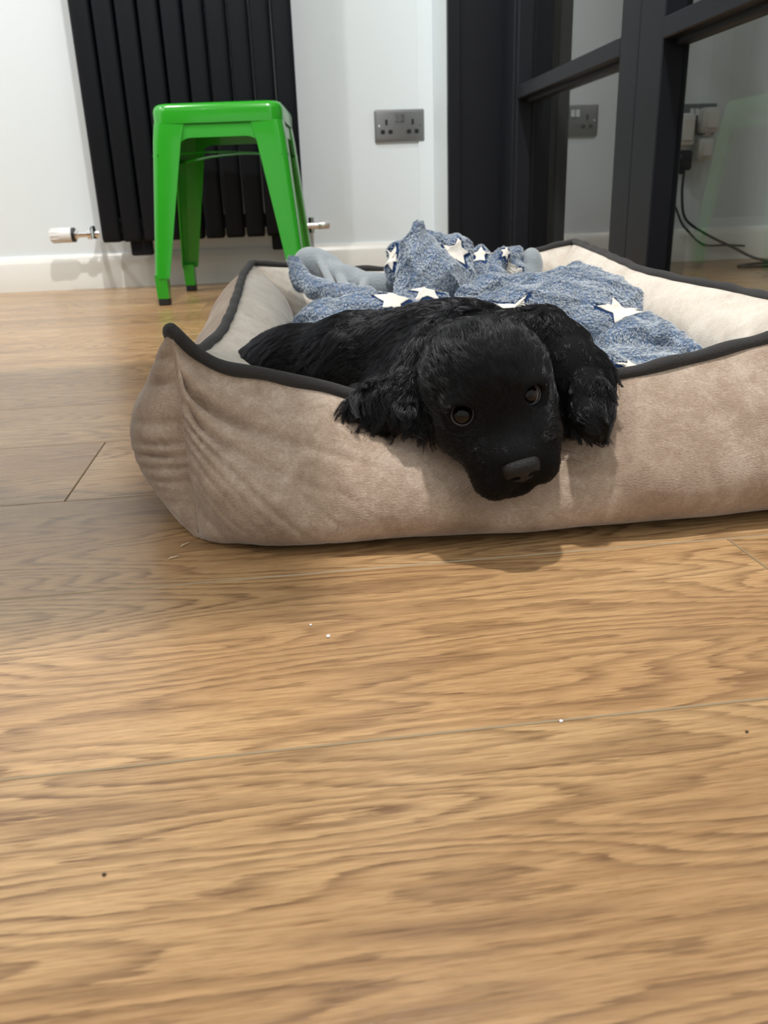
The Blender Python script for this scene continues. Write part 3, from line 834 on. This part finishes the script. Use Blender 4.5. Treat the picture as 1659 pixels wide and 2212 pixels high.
# trunk
body_parts = [
    f_cap(hd(0, -3.2, -.8), W(930, 800, .655), .037, .050),
    f_cap(W(930, 812, .655), W(775, 812, .70), .0535, .050),
    f_cap(W(775, 812, .70), W(640, 822, .735), .050, .041),
    f_cap(W(640, 822, .735), W(560, 835, .745), .041, .030),
    f_ell(W(640, 800, .745), (.05, .035, .036)),
    f_ell(W(1010, 790, .64), (.05, .045, .05)),
    f_cap(W(880, 880, .62), W(800, 890, .60), .035, .022),
]
for i, g in enumerate(body_parts): Dg.put(*g, k=.016)
head_parts = [
    (hell((0, -2.45, 0), (4.15, 4.1, 3.55)), .008), (hell((0, -.2, -1.2), (3.3, 2.5, 2.3)), .008),
    (hcap((0, .6, -1.7), (0, 2.5, -2.1), 2.2, 1.75), .010), (hell((0, 2.0, -2.2), (2.35, 2.2, 1.6)), .008),
    (hell((-1.5, 2.9, -3.05), (1.45, 1.6, 1.6)), .005), (hell((1.45, 2.9, -2.9), (1.35, 1.55, 1.5)), .005),
    (hell((-.2, 2.9, -4.0), (1.6, 1.3, .85)), .004), (hell((0, .2, -3.2), (2.6, 2.6, 1.2)), .008),
    (hell((-2.5, -.9, -1.9), (1.6, 2.2, 2.0)), .010), (hell((2.5, -.9, -1.9), (1.6, 2.2, 2.0)), .010),
    (hell((-2.3, .12, 1.32), (1.3, .7, .45), 15), .006), (hell((1.9, .12, 1.32), (1.3, .7, .45), -15), .006),
    (hell((0, 3.3, -1.6), (1.2, .9, .8)), .006), (hell((2.0, 1.3, -1.9), (1.5, 2.0, 1.7)), .008), (hell((-1.7, 1.3, -1.9), (1.5, 2.0, 1.7)), .008),
]
for g, k in head_parts: Dg.put(*g, k=k)
# eye sockets and lids
EYES = []
for sx in (-1, 1):
    dirn = HB3.T @ (np.array([sx * .20, .70, .66]) / np.linalg.norm([.20, .70, .66]))
    c = hd(sx * 2.08 - .25, .16, .33)
    EYES.append((c, dirn))
    g = f_ell(c + dirn * .0052, (.0078,) * 3); Dg.put(*g, k=.003, mode='s')
    Dg.put(*f_torus(c + dirn * .0042, dirn, .0078, .0014), k=.0025)
    Dg.put(*f_ell(c, (.0070,) * 3), k=.001, mode='s')
# under the nose: groove of the lip
Dg.put(*hcap((0, 4.3, -2.7), (0, 4.1, -3.6), .12, .12), k=.003, mode='s')
# ears: folded leather on each side of the skull
earR = [f_ell(W(1138, 722, .567), (.026, .018, .018), rotcam(-10)),
        f_ell(W(1212, 800, .552), (.022, .014, .012), rotcam(-80)),
        f_ell(W(1165, 715, .562), (.022, .018, .014), rotcam(20)),
        f_ell(W(1215, 755, .548), (.025, .021, .010), rotcam(-42)),
        f_ell(W(1262, 810, .532), (.026, .020, .0085), rotcam(-55)),
        f_ell(W(1278, 872, .514), (.022, .0155, .0075), rotcam(-84)),
        f_ell(W(1275, 908, .505), (.0125, .0125, .007), rotcam(-90))]
earL = [f_ell(W(968, 762, .580), (.022, .022, .018), rotcam(30)),
        f_ell(W(945, 770, .572), (.020, .018, .014), rotcam(-20)),
        f_ell(W(905, 825, .562), (.024, .020, .010), rotcam(60)),
        f_ell(W(865, 868, .549), (.026, .018, .009), rotcam(45)),
        f_ell(W(815, 872, .552), (.024, .014, .008), rotcam(15)),
        f_ell(W(900, 905, .535), (.018, .010, .008), rotcam(-20))]
earR += [f_ell(W(1226, 862, .535), (.016, .026, .008), rotcam(0)), f_ell(W(1122, 727, .577), (.030, .018, .018), rotcam(0))]
earL += [f_ell(W(985, 742, .588), (.028, .022, .020), rotcam(20))]
head_top = f_ell(W(1055, 727, .585), (.050, .018, .022), rotcam(6))
Dg.put(*head_top, k=.010)
for g in earR: Dg.put(*g, k=.005)
for g in earL: Dg.put(*g, k=.006)
DV, DF = Dg.nets(); DV = relax(DV, DF, 1, .4)
dog_skin = simple('black_dog_skin', (0.003, 0.003, 0.0035), 0.75, spec=.12)
dog = empty('puppy', (EY[0], .62, .0)); tag(dog, 'black spaniel puppy lying with its chin on the edge of the beige bed', 'dog')
dpiv = np.array([EY[0], .62, 0.0])
to_mesh('body', DV - dpiv, DF, dog_skin, dog)

def eye_mat():
    m, nt, p = new_mat('puppy_eye')
    tc = N(nt, 'ShaderNodeTexCoord'); sp = N(nt, 'ShaderNodeSeparateXYZ'); L(nt, tc.outputs['Object'], sp.inputs[0])
    ang = math_(nt, 'DIVIDE', sp.outputs['Z'], 0.0080)
    r = ramp(nt, [(0.0, (.22, .20, .19)), (.44, (.22, .20, .19)), (.48, (.006, .004, .003)), (.66, (.012, .007, .005)), (.84, (.010, .006, .004)), (.88, (.001, .001, .001))])
    L(nt, ang, r.inputs[0]); L(nt, r.outputs[0], p.inputs['Base Color'])
    p.inputs['Roughness'].default_value = .05; p.inputs['Specular IOR Level'].default_value = .3
    return m
EM = eye_mat()
lidm = simple('wet_lid', (.012, .011, .012), .22)
def uvsphere(r, nu=28, nv=18):
    rings = []; 
    V = [(0, 0, r)]; F = []
    for j in range(1, nv):
        t = math.pi * j / nv
        for i in range(nu): V.append((r * math.sin(t) * math.cos(2 * math.pi * i / nu), r * math.sin(t) * math.sin(2 * math.pi * i / nu), r * math.cos(t)))
    V.append((0, 0, -r)); b = len(V) - 1
    for i in range(nu): F.append((0, 1 + i, 1 + (i + 1) % nu))
    for j in range(nv - 2):
        for i in range(nu):
            a = 1 + j * nu + i; a2 = 1 + j * nu + (i + 1) % nu; F.append((a, a + nu, a2 + nu, a2))
    for i in range(nu): F.append((b, 1 + (nv - 2) * nu + (i + 1) % nu, 1 + (nv - 2) * nu + i))
    return V, F
for c, dirn in EYES:
    V, F = uvsphere(.0080)
    o = mesh('eye', V, F, EM, dog, True)
    gaze = unit(CAM + np.array([-.04, 0, .03]) - c)
    o.rotation_euler = Vector(gaze).to_track_quat('Z', 'Y').to_euler(); o.location = Vector(c - dpiv)
    t1 = unit(np.cross(dirn, HZ)); t2 = np.cross(dirn, t1)
    ringp = [c + dirn * .0052 + .0069 * (math.cos(a) * t1 + math.sin(a) * t2) - dpiv for a in np.linspace(0, 2 * math.pi, 33)[:-1]]
    MB().tube(ringp, .00085, 8, closed=True).build('eyelid', lidm, o if False else dog, True)
# nose leather
Ns = Field(hd(0, 4, -1.8) - .025, hd(0, 4, -1.8) + .025, .00055)
Ns.put(*hell((0, 3.95, -1.55), (1.18, .72, .62)), k=.002)
Ns.put(*hell((-.55, 4.1, -1.95), (.62, .6, .55)), k=.004); Ns.put(*hell((.55, 4.1, -1.95), (.62, .6, .55)), k=.004)
Ns.put(*hell((0, 4.05, -2.35), (.42, .45, .5)), k=.004)
for sx in (-1, 1):
    Ns.put(*hell((sx * .60, 4.60, -2.02), (.36, .55, .28), sx * -25), k=.0012, mode='s')
    Ns.put(*hell((sx * 1.0, 4.45, -2.25), (.32, .4, .13), sx * 30), k=.0012, mode='s')
Ns.put(*hcap((0, 4.75, -2.0), (0, 4.6, -2.9), .07, .07), k=.0012, mode='s')
NV, NF = Ns.nets()
nosem = simple('nose_leather', (.0035, .0035, .004), .40, spec=.35, bump=.5, bscale=1400)
to_mesh('nose', NV - dpiv, NF, nosem, dog)

# ------------------------------------------------------------------ fur of the puppy
def sdf_min(parts, P):
    return np.min([np.asarray(g[0](P)) for g in parts], axis=0)
def tocm(P): return (P - EY) @ HB3.T * 100
eyec = np.array([c + d * .004 for c, d in EYES])
nose_c = hd(0, 4.1, -1.9)
def fur_w(Cn, Nn):
    q = tocm(Cn)
    face = (np.linalg.norm(q - np.array([0, 1.5, -1]), axis=1) < 4.6)
    return seen(Cn, Nn) * np.where(face, 3.0, 1.0)
NS = 120000
P0, NN = sample(DV, DF, NS, fur_w)
dE = np.min([np.linalg.norm(P0 - e, axis=1) for e in eyec], axis=0)
q = tocm(P0)
nn = np.sqrt(((q - np.array([0, 4.1, -1.85])) / np.array([1.35, .95, 1.0])) ** 2 @ np.ones(3))
keep = (dE > .0088) & (nn > 1.0)
P0, NN, q, dE = P0[keep], NN[keep], q[keep], dE[keep]
NS = len(P0)
dER, dEL = sdf_min(earR, P0), sdf_min(earL, P0)
dHd, dBd = sdf_min([g for g, _ in head_parts], P0), sdf_min(body_parts, P0)
lab = np.argmin(np.stack([dHd, dBd, dER - .002, dEL - .002], 1), axis=1)      # 0 head 1 trunk 2, 3 ears
rnd = rng.normal(size=(NS, 3))
# lie of the coat
Dh = unit(P0 - hd(0, 3.6, -1.2))
Dh = Dh - .55 * unit(np.array([0, 0, 1.0]))[None] * (q[:, 2:3] < -.5)
wav = np.stack([np.sin(P0 @ np.array([70, 40, 60]) + 1), np.sin(P0 @ np.array([-50, 60, 80]) + 2), np.sin(P0 @ np.array([60, -70, 50]))], 1)
Db = unit(np.array([-1.0, .12, -.25]))[None] + .5 * wav + np.array([0, -.1, -.35])[None] * np.clip((.125 - P0[:, 2:3]) / .05, 0, 1)
De = unit(W(1283, 940, .50) - W(1200, 730, .55))[None] + .45 * wav + .5 * (CR[None]) * ((P0 - W(1245, 820, .53)) @ CR)[:, None] / .03
Df = unit(W(800, 925, .545) - W(930, 775, .575))[None] + .55 * wav + np.array([0, -.2, -.45])[None]
D = np.select([(lab == 0)[:, None], (lab == 1)[:, None], (lab == 2)[:, None]], [Dh, Db, De], Df)
D = unit(D)
D = unit(D - NN * (D * NN).sum(1, keepdims=True) + .10 * rnd)
rear = np.clip((-q[:, 1] - .8) / 3.0, 0, 1)
dn = np.linalg.norm(q - np.array([0, 4.1, -1.9]), axis=1)
Lh = .0026 + .0050 * np.clip((dn - 1.0) / 6.0, 0, 1) + .006 * rear
Lb = .0115 + .004 * rng.random(NS)
sideR = np.abs((P0 - W(1245, 820, .53)) @ CR) / .02
Le = .0055 + .0055 * np.clip((W(1240, 790, .53)[2] - P0[:, 2]) / .05, 0, 1) + .0035 * np.clip(sideR, 0, 1)
Lf = .011 + .009 * rng.random(NS)
LEN = np.select([lab == 0, lab == 1, lab == 2], [Lh, Lb, Le], Lf) * rng.uniform(.72, 1.12, NS)
LEN = np.where(dE < .013, np.minimum(LEN, .0022), LEN)
lift = np.select([lab == 0, lab == 1, lab == 2], [np.full(NS, .26), np.full(NS, .30), np.full(NS, .25)], .34) + .10 * rng.random(NS)
K = 8; t = np.linspace(0, 1, K)
ph = P0 @ np.array([130, 170, 110]); amp = np.select([lab == 0, lab == 1, lab == 2], [np.full(NS, .03), np.full(NS, .10), np.full(NS, .14)], .20)
S_ = unit(np.cross(D, NN))
PT = np.empty((NS, K, 3))
for k in range(K):
    u = t[k]
    side = amp * np.sin(ph + u * 5.2) * u
    PT[:, k] = P0 - NN * .0006 + LEN[:, None] * (u * np.cos(lift)[:, None] * D + (u * np.sin(lift) * (1 - .55 * u))[:, None] * NN + side[:, None] * S_) 
    PT[:, k, 2] -= (LEN * .18 * u * u) * (lab > 0)
# locks: strands lean towards the tip of the nearest leading strand
def clump(PT, P0, ng, power, amount):
    g = rng.choice(len(P0), ng, replace=False); kd = kdtree.KDTree(ng)
    for i, j in enumerate(g): kd.insert(P0[j], i)
    kd.balance()
    near = np.array([kd.find(p)[1] for p in P0]); lead = PT[g[near]]
    a = (amount[:, None] * t[None, :] ** power)[..., None]
    return PT + (lead - PT) * a * .999
am = np.select([lab == 0, lab == 1, lab == 2], [np.full(NS, .35), np.full(NS, .68), np.full(NS, .72)], .78)
PT = clump(PT, P0, NS // 45, 1.3, am)
PT = clump(PT, P0, NS // 12, 1.5, am * .6)
RR = np.outer(np.where(lab == 0, .00012, .00014), (1 - .75 * t))
def fur_mat():
    m = bpy.data.materials.new('black_fur'); m.use_nodes = True; nt = m.node_tree
    for n in list(nt.nodes):
        if n.type == 'BSDF_PRINCIPLED': nt.nodes.remove(n)
    out = [n for n in nt.nodes if n.type == 'OUTPUT_MATERIAL'][0]
    h = N(nt, 'ShaderNodeBsdfHairPrincipled'); h.parametrization = 'COLOR'
    h.inputs['Color'].default_value = (.002, .002, .0027, 1)
    h.inputs['Roughness'].default_value = .15; h.inputs['Radial Roughness'].default_value = .45
    h.inputs['Random Roughness'].default_value = .3
    h.inputs['IOR'].default_value = 1.38
    L(nt, h.outputs[0], out.inputs[0])
    return m
FM = fur_mat()
curves('fur', PT - dpiv, RR, FM, dog)
# whiskers
wh = []
for sx, a0, zz in [(s_, a, z) for s_ in (-1, 1) for a, z in ((2.6, -2.6), (3.1, -3.0), (2.3, -3.0), (2.9, -3.4), (3.4, -2.7), (1.6, 1.2), (0.4, -2.6))]:
    if a0 == 1.6: r0 = hd(sx * 2.0, .7, 1.1); d_ = sx * HX * .5 + HZ * .8 + HY * .3
    else: r0 = hd(sx * 2.55, a0, zz); d_ = sx * HX * .95 - HZ * .30 + HY * rng.uniform(-.25, .35)
    d_ = d_ / np.linalg.norm(d_); ln = rng.uniform(.018, .034)
    wh.append([r0 - .002 * d_ + d_ * ln * u - np.array([0, 0, 1]) * ln * .25 * u * u for u in t])
wh = np.array(wh)
curves('whisker', wh - dpiv, np.outer(np.full(len(wh), .00011), 1 - .7 * t), FM, dog)

# ------------------------------------------------------------------ blanket
bk = np.array([.2, 1.0, .04])
bl = empty('blanket', tuple(bk)); tag(bl, 'fluffy blue blanket with white stars heaped in the dog bed behind the puppy', 'blanket')
def pe(px, py, y, rx, ry, ang=0.0, rz=None):
    s_ = float((W(px, py, y) - CAM) @ CF) / FPX
    rz = min(rx, ry) if rz is None else rz
    return f_ell(W(px, py, y), (rx * s_, ry * s_, rz * s_), rotcam(ang))
def pc(a, b, ra, rb):
    s1 = float((W(*a) - CAM) @ CF) / FPX; s2 = float((W(*b) - CAM) @ CF) / FPX
    return f_cap(W(*a), W(*b), ra * s1, rb * s2)
Bf = Field((-.07, .66, .02), (.56, 1.40, .235), .0026)
Bf.put(*f_ell((.19, .98, .02), (.21, .27, .045)), k=.01)
blue = [
    # spread parts lying on the cushion
    (f_ell((.315, .80, .040), (.12, .13, .034)), .02), (f_ell((.355, .765, .045), (.07, .07, .030)), .015), (f_ell((.05, .88, .042), (.09, .10, .040)), .02),
    # rolled edge of the turned-over corner on the left
    (pc((637, 568, 1.20), (652, 607, 1.17), 17, 21), .004), (pc((652, 607, 1.17), (712, 634, 1.13), 21, 24), .004), (pc((712, 634, 1.13), (790, 642, 1.08), 24, 22), .004),
    # left mound
    (pe(770, 700, .97, 122, 60, 6, 80), .006), (pe(690, 705, .95, 62, 52, 30, 60), .008), (pe(860, 690, .98, 90, 52, -12, 70), .008),
    (pc((650, 722, .90), (745, 690, .92), 18, 20), .003), (pc((745, 690, .92), (815, 700, .93), 20, 10), .003),
    # dip and crest in the middle
    (pe(900, 668, 1.03, 80, 40, 8, 60), .008), (pe(985, 690, .94, 110, 42, 6, 60), .008),
    # the standing peak
    (pc((903, 492, 1.10), (905, 560, 1.10), 15, 44), .006), (pc((905, 560, 1.10), (905, 655, 1.08), 44, 56), .010), (pc((900, 486, 1.095), (896, 640, 1.045), 11, 13), .004),
    (pc((930, 520, 1.12), (985, 548, 1.13), 22, 34), .010), (pc((985, 545, 1.13), (990, 640, 1.10), 34, 42), .010), (pe(935, 600, 1.09, 62, 62, 0, 60), .012),
    # small lumps left and right of it
    (pe(866, 552, 1.16, 30, 34, 20, 30), .004), (pe(858, 588, 1.15, 26, 30, 0, 30), .005),
    (pe(1037, 566, 1.17, 28, 32, 0, 34), .003), (pe(1032, 600, 1.15, 36, 38, 0, 40), .004), (pe(1078, 572, 1.14, 22, 36, -16, 36), .003), (pe(1070, 605, 1.12, 26, 32, 0, 30), .003),
    (pe(1110, 562, 1.17, 26, 30, 0, 34), .003), (pe(1118, 596, 1.15, 22, 34, 10, 30), .003),
    # long ridge from the middle to the right, and the great fold
    (pc((1010, 640, 1.00), (1060, 622, 1.02), 26, 30), .005), (pc((1060, 622, 1.02), (1170, 622, 1.02), 30, 30), .008),
    (pe(1245, 668, .97, 150, 84, -6, 95), .014), (pc((1243, 588, 1.02), (1250, 660, .98), 20, 70), .012),
    (pe(1130, 680, .93, 150, 62, 6, 80), .010), (pe(1245, 640, 1.00, 84, 62, 10, 70), .012), (pe(1250, 690, .93, 130, 70, -8, 80), .012),
    (pe(1345, 672, .95, 92, 48, -28, 60), .010), (pe(1310, 720, .89, 100, 46, -18, 60), .010), (pc((1080, 700, .90), (1180, 640, .95), 16, 20), .003),
    # tail end on the right, towards the front edge
    (pe(1360, 745, .82, 66, 58, 20, 50), .008), (pc((1360, 700, .89), (1440, 728, .80), 36, 28), .004), (pc((1440, 728, .80), (1505, 762, .755), 28, 14), .003),
    (pe(1420, 788, .75, 56, 24, 14, 34), .003), (pe(1330, 792, .74, 60, 26, -24, 40), .005),
    (pe(572, 762, .84, 56, 30, 25, 34), .006),
]
for g, k in blue: Bf.put(*g, k=k)
for px, py, y, r, a in ((1020, 640, .99, 60, 0), (950, 640, 1.035, 20, 0)): pass
BV, BF = Bf.nets(); BV = relax(BV, BF, 2, .5)
# creases of the cloth
def vnormals(V, F):
    n_ = np.cross(V[F[:, 2]] - V[F[:, 0]], V[F[:, 3]] - V[F[:, 1]]); R_ = np.zeros_like(V)
    for k in range(4):
        for a in range(3): R_[:, a] += np.bincount(F[:, k], weights=n_[:, a], minlength=len(V))
    return unit(R_)
c1 = np.sin(BV @ np.array([62., 38., 55.]) + 1.8 * np.sin(BV @ np.array([-21., 33., 18.])))
c2 = np.sin(BV @ np.array([-48., 52., 70.]) + 1.6 * np.sin(BV @ np.array([30., 12., -26.]) + 1))
BV = BV + vnormals(BV, BF) * (.0032 * (1 - np.abs(c1)) ** 2 + .0026 * (1 - np.abs(c2)) ** 2 - .002)[:, None]
BV = relax(BV, BF, 1, .4)
def ground_mat():
    m, nt, p = new_mat('blanket_blue_ground')
    at = N(nt, 'ShaderNodeAttribute'); at.attribute_name = 'star_edge'
    L(nt, mixc(nt, at.outputs['Fac'], (.13, .19, .30), (.018, .045, .125)), p.inputs['Base Color'])
    p.inputs['Roughness'].default_value = .9; p.inputs['Specular IOR Level'].default_value = .1
    return m
blue_base = ground_mat()
bo = to_mesh('pile_side', BV - bk, BF, blue_base, bl)
bvh = BVHTree.FromPolygons([tuple(v) for v in BV], [tuple(int(i) for i in f) for f in BF])
# smooth grey underside, where the corner is turned over and at the far right end
und = simple('blanket_grey_underside', (.27, .305, .33), .8, spec=.15, bump=.6, bscale=420, sheen=.7)
US = []
for lo, hi, L_ in (((-.02, 1.05, .08), (.30, 1.36, .20), [(pe(700, 580, 1.235, 64, 36, -32, 26), .008), (pe(755, 606, 1.21, 66, 32, -20, 24), .010), (pe(820, 620, 1.19, 62, 32, -8, 24), .010), (pe(663, 566, 1.235, 30, 28, 20, 20), .008),
             (pc((728, 586, 1.215), (752, 636, 1.16), 9, 14), .004), (pc((795, 600, 1.195), (775, 641, 1.15), 9, 13), .004), (pc((690, 560, 1.225), (722, 626, 1.165), 8, 10), .004)]),
             ((.30, 1.05, .05), (.42, 1.36, .20), [(pe(1149, 572, 1.16, 24, 37, 4, 24), .006), (pe(1143, 604, 1.15, 30, 32, 0, 24), .006), (pc((1128, 552, 1.175), (1126, 600, 1.165), 7, 9), .003)])):
    Uf = Field(lo, hi, .0022)
    for g, k in L_: Uf.put(*g, k=k)
    a_, b_ = Uf.nets(); a_ = relax(a_, b_, 2, .5); US.append((a_, b_))
    to_mesh('underside', a_ - bk, b_, und, bl)['label'] = 'smooth pale grey underside of the blanket'
UV_ = np.concatenate([US[0][0], US[1][0]]); UF = np.concatenate([US[0][1], US[1][1] + len(US[0][0])])
# stars: flat printed patches lying in the pile
star_m = simple('star_cream', (.80, .76, .68), .75, spec=.2, bump=.35, bscale=700, sheen=.3)
STARS = [(921, 628, .0235, 100), (985, 548, .0195, 85), (1037, 553, .016, 80), (1112, 590, .022, 110), (1092, 546, .014, 80), (846, 560, .019, 60), (846, 652, .0225, 95),
         (1116, 672, .028, 75), (1342, 678, .028, 100), (975, 672, .022, 60), (1370, 800, .018, 90)]
star_geo, star_c = [], []
for (px, py, R_, rot) in STARS:
    d_ = Vector(unit(ray(px, py))); hit = bvh.ray_cast(Vector(CAM), d_)
    if hit[0] is None: continue
    c = np.array(hit[0]); nrm = np.array(hit[1])
    # average the normal over the patch
    ns_ = [nrm]
    for a in np.linspace(0, 6.28, 9)[:-1]:
        t1 = unit(np.cross(nrm, [0, 0, 1.0]) + 1e-6); t2 = np.cross(t1, nrm) * -1
        hh = bvh.find_nearest(Vector(c + R_ * .6 * (math.cos(a) * t1 + math.sin(a) * t2)))
        if hh[0] is not None: ns_.append(np.array(hh[1]))
    nrm = unit(np.mean(ns_, axis=0)); 
    if nrm @ (CAM - c) < 0: nrm = -nrm
    t1 = CR - nrm * (CR @ nrm); t1 = unit(t1); t2 = np.cross(nrm, t1)
    pts2 = [((R_ if k % 2 == 0 else R_ * .46) * math.cos(rad(rot) + k * math.pi / 5), (R_ if k % 2 == 0 else R_ * .46) * math.sin(rad(rot) + k * math.pi / 5)) for k in range(10)]
    m_ = 6; V = []; F = []; look = {}
    def vert(x, y):
        key = (round(x, 6), round(y, 6))
        if key not in look:
            p = c + x * t1 + y * t2; hh = bvh.find_nearest(Vector(p + nrm * .004))
            if hh[0] is not None: p = np.array(hh[0]) + nrm * .0016
            look[key] = len(V); V.append(p)
        return look[key]
    for k in range(10):
        A, B_ = np.array(pts2[k]), np.array(pts2[(k + 1) % 10])
        for i in range(m_):
            for j in range(m_ - i):
                a0 = (A * i + B_ * j) / m_; a1 = (A * (i + 1) + B_ * j) / m_; a2 = (A * i + B_ * (j + 1)) / m_; a3 = (A * (i + 1) + B_ * (j + 1)) / m_
                F.append((vert(*a0), vert(*a1), vert(*a2)))
                if i + j < m_ - 1: F.append((vert(*a1), vert(*a3), vert(*a2)))
    so = mesh('star', np.array(V) - bk, F, star_m, bl, True)
    md = so.modifiers.new('thickness', 'SOLIDIFY'); md.thickness = .0012; md.offset = -1
    star_geo.append(([tuple(v) for v in V], F)); star_c.append((c, R_))
# pile
NB = 320000
def pile_w(Cn, Nn):
    d = ((Cn - np.array([.2, 1.0, .05])) * np.array([1, 1, 1]))
    return seen(Cn, Nn)
P0, NN = sample(BV, BF, NB, pile_w)
sbvh = [BVHTree.FromPolygons(v, f) for v, f in star_geo]
se = np.zeros(len(BV))
for tree, (c, R_) in zip(sbvh, star_c):
    for i in np.nonzero(np.linalg.norm(BV - c, axis=1) < R_ + .012)[0]:
        h = tree.find_nearest(Vector(BV[i]), .006)
        if h[0] is not None: se[i] = 1.0
ea = bo.data.attributes.new('star_edge', 'FLOAT', 'POINT'); ea.data.foreach_set('value', se.astype(np.float32))
keep = np.ones(NB, bool)
for tree, (c, R_) in zip(sbvh, star_c):
    for i in np.nonzero(np.linalg.norm(P0 - c, axis=1) < R_ + .012)[0]:
        h = tree.find_nearest(Vector(P0[i]), .004)
        if h[0] is not None and h[3] < .0034: keep[i] = False
P0, NN = P0[keep], NN[keep]
# no pile poking through the grey underside
uin = np.zeros(len(P0), bool)
ubvh = BVHTree.FromPolygons([tuple(v) for v in UV_], [tuple(int(i) for i in f) for f in UF])
for i, p in enumerate(P0):
    if p[1] > 1.05 and p[2] > .08:
        h = ubvh.find_nearest(Vector(p), .006)
        if h[0] is not None and (Vector(p) - h[0]).dot(h[1]) < .002: uin[i] = True
P0, NN = P0[~uin], NN[~uin]
NB = len(P0)
K = 5; t = np.linspace(0, 1, K)
wv = np.stack([np.sin(P0 @ np.array([90, 60, 80])), np.sin(P0 @ np.array([-80, 90, 60]) + 2), np.sin(P0 @ np.array([70, -60, 110]) + 1)], 1)
D = unit(.55 * wv + .28 * rng.normal(size=(NB, 3)) + np.array([.35, -.75, -.5]))
D = unit(D - NN * (D * NN).sum(1, keepdims=True))
LEN = rng.uniform(.0032, .0058, NB); lift = rng.uniform(.35, .80, NB)
PT = np.empty((NB, K, 3)); ph = rng.random(NB) * 6.28
S_ = np.cross(D, NN)
for k in range(K):
    u = t[k]
    PT[:, k] = P0 - NN * .0005 + LEN[:, None] * (u * np.cos(lift)[:, None] * D + (u * np.sin(lift) * (1 - .3 * u))[:, None] * NN + (.16 * np.sin(ph + 4 * u) * u)[:, None] * S_)
PT = clump(PT, P0, NB // 7, 1.2, np.full(NB, .48))
RR = np.outer(np.full(NB, .00022), (1 - .5 * t))
def pile_mat():
    m, nt, p = new_mat('blanket_pile')
    hi = N(nt, 'ShaderNodeHairInfo')
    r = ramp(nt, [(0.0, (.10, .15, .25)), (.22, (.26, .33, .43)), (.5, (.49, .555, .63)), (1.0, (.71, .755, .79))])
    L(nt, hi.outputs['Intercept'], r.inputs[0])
    v = N(nt, 'ShaderNodeHueSaturation'); mr = N(nt, 'ShaderNodeMapRange'); L(nt, hi.outputs['Random'], mr.inputs['Value'])
    mr.inputs['To Min'].default_value = .75; mr.inputs['To Max'].default_value = 1.15
    L(nt, r.outputs[0], v.inputs['Color']); L(nt, mr.outputs[0], v.inputs['Value']); L(nt, v.outputs[0], p.inputs['Base Color'])
    p.inputs['Roughness'].default_value = .7; p.inputs['Specular IOR Level'].default_value = .2
    return m
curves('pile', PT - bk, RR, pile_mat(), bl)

# ------------------------------------------------------------------ bits on the floor
straw = simple('straw', (.62, .48, .32), .6); crumb = simple('white_crumb', (.85, .85, .85), .3); dirt = simple('dark_crumb', (.03, .02, .015), .7)
def on_floor(px, py):
    d = ray(px, py); return CAM - d * (CAM[2] / d[2])
for (a, b_, lb) in (((363, 1210), (386, 1203), 'straw splinter lying flat nearest the front left corner of the bed'), ((390, 1183), (410, 1173), 'thin straw splinter beside the front left corner seam of the bed')):
    A, B_ = on_floor(*a), on_floor(*b_)
    mid = (A + B_) / 2; up = np.array([0, 0, .0007])
    o = MB().tube([A - mid, (A - mid) * .4 + np.array([0, 0, .0004]), (B_ - mid) * .5, B_ - mid], [.0003, .0007, .0006, .0003], 6).build('straw_splinter', straw); o.location = mid + up
    tag(o, lb, 'splinter')
def bit(px, py, r, m, name, lb, cat):
    V, F = uvsphere(r, 8, 5); V = [(x * random.uniform(.7, 1.4), y * random.uniform(.7, 1.3), max(-r * .5, z * random.uniform(.5, .9))) for x, y, z in V]
    o = mesh(name, V, F, m); p = on_floor(px, py); o.location = (p[0], p[1], r * .5); tag(o, lb, cat)
bit(1212, 1559, .00085, crumb, 'crumb', 'white crumb sitting in the nearest plank joint', 'crumb')
bit(710, 1376, .0012, crumb, 'crumb', 'larger white crumb on the oak plank with the ringed knot', 'crumb')
bit(671, 1351, .0008, crumb, 'crumb', 'tiny white crumb just behind the larger white crumb', 'crumb')
bit(225, 1891, .0008, dirt, 'crumb', 'dark crumb on the nearest plank at the left', 'crumb')
bit(1613, 1582, .0007, dirt, 'crumb', 'dark speck on the nearest plank at the right', 'crumb')
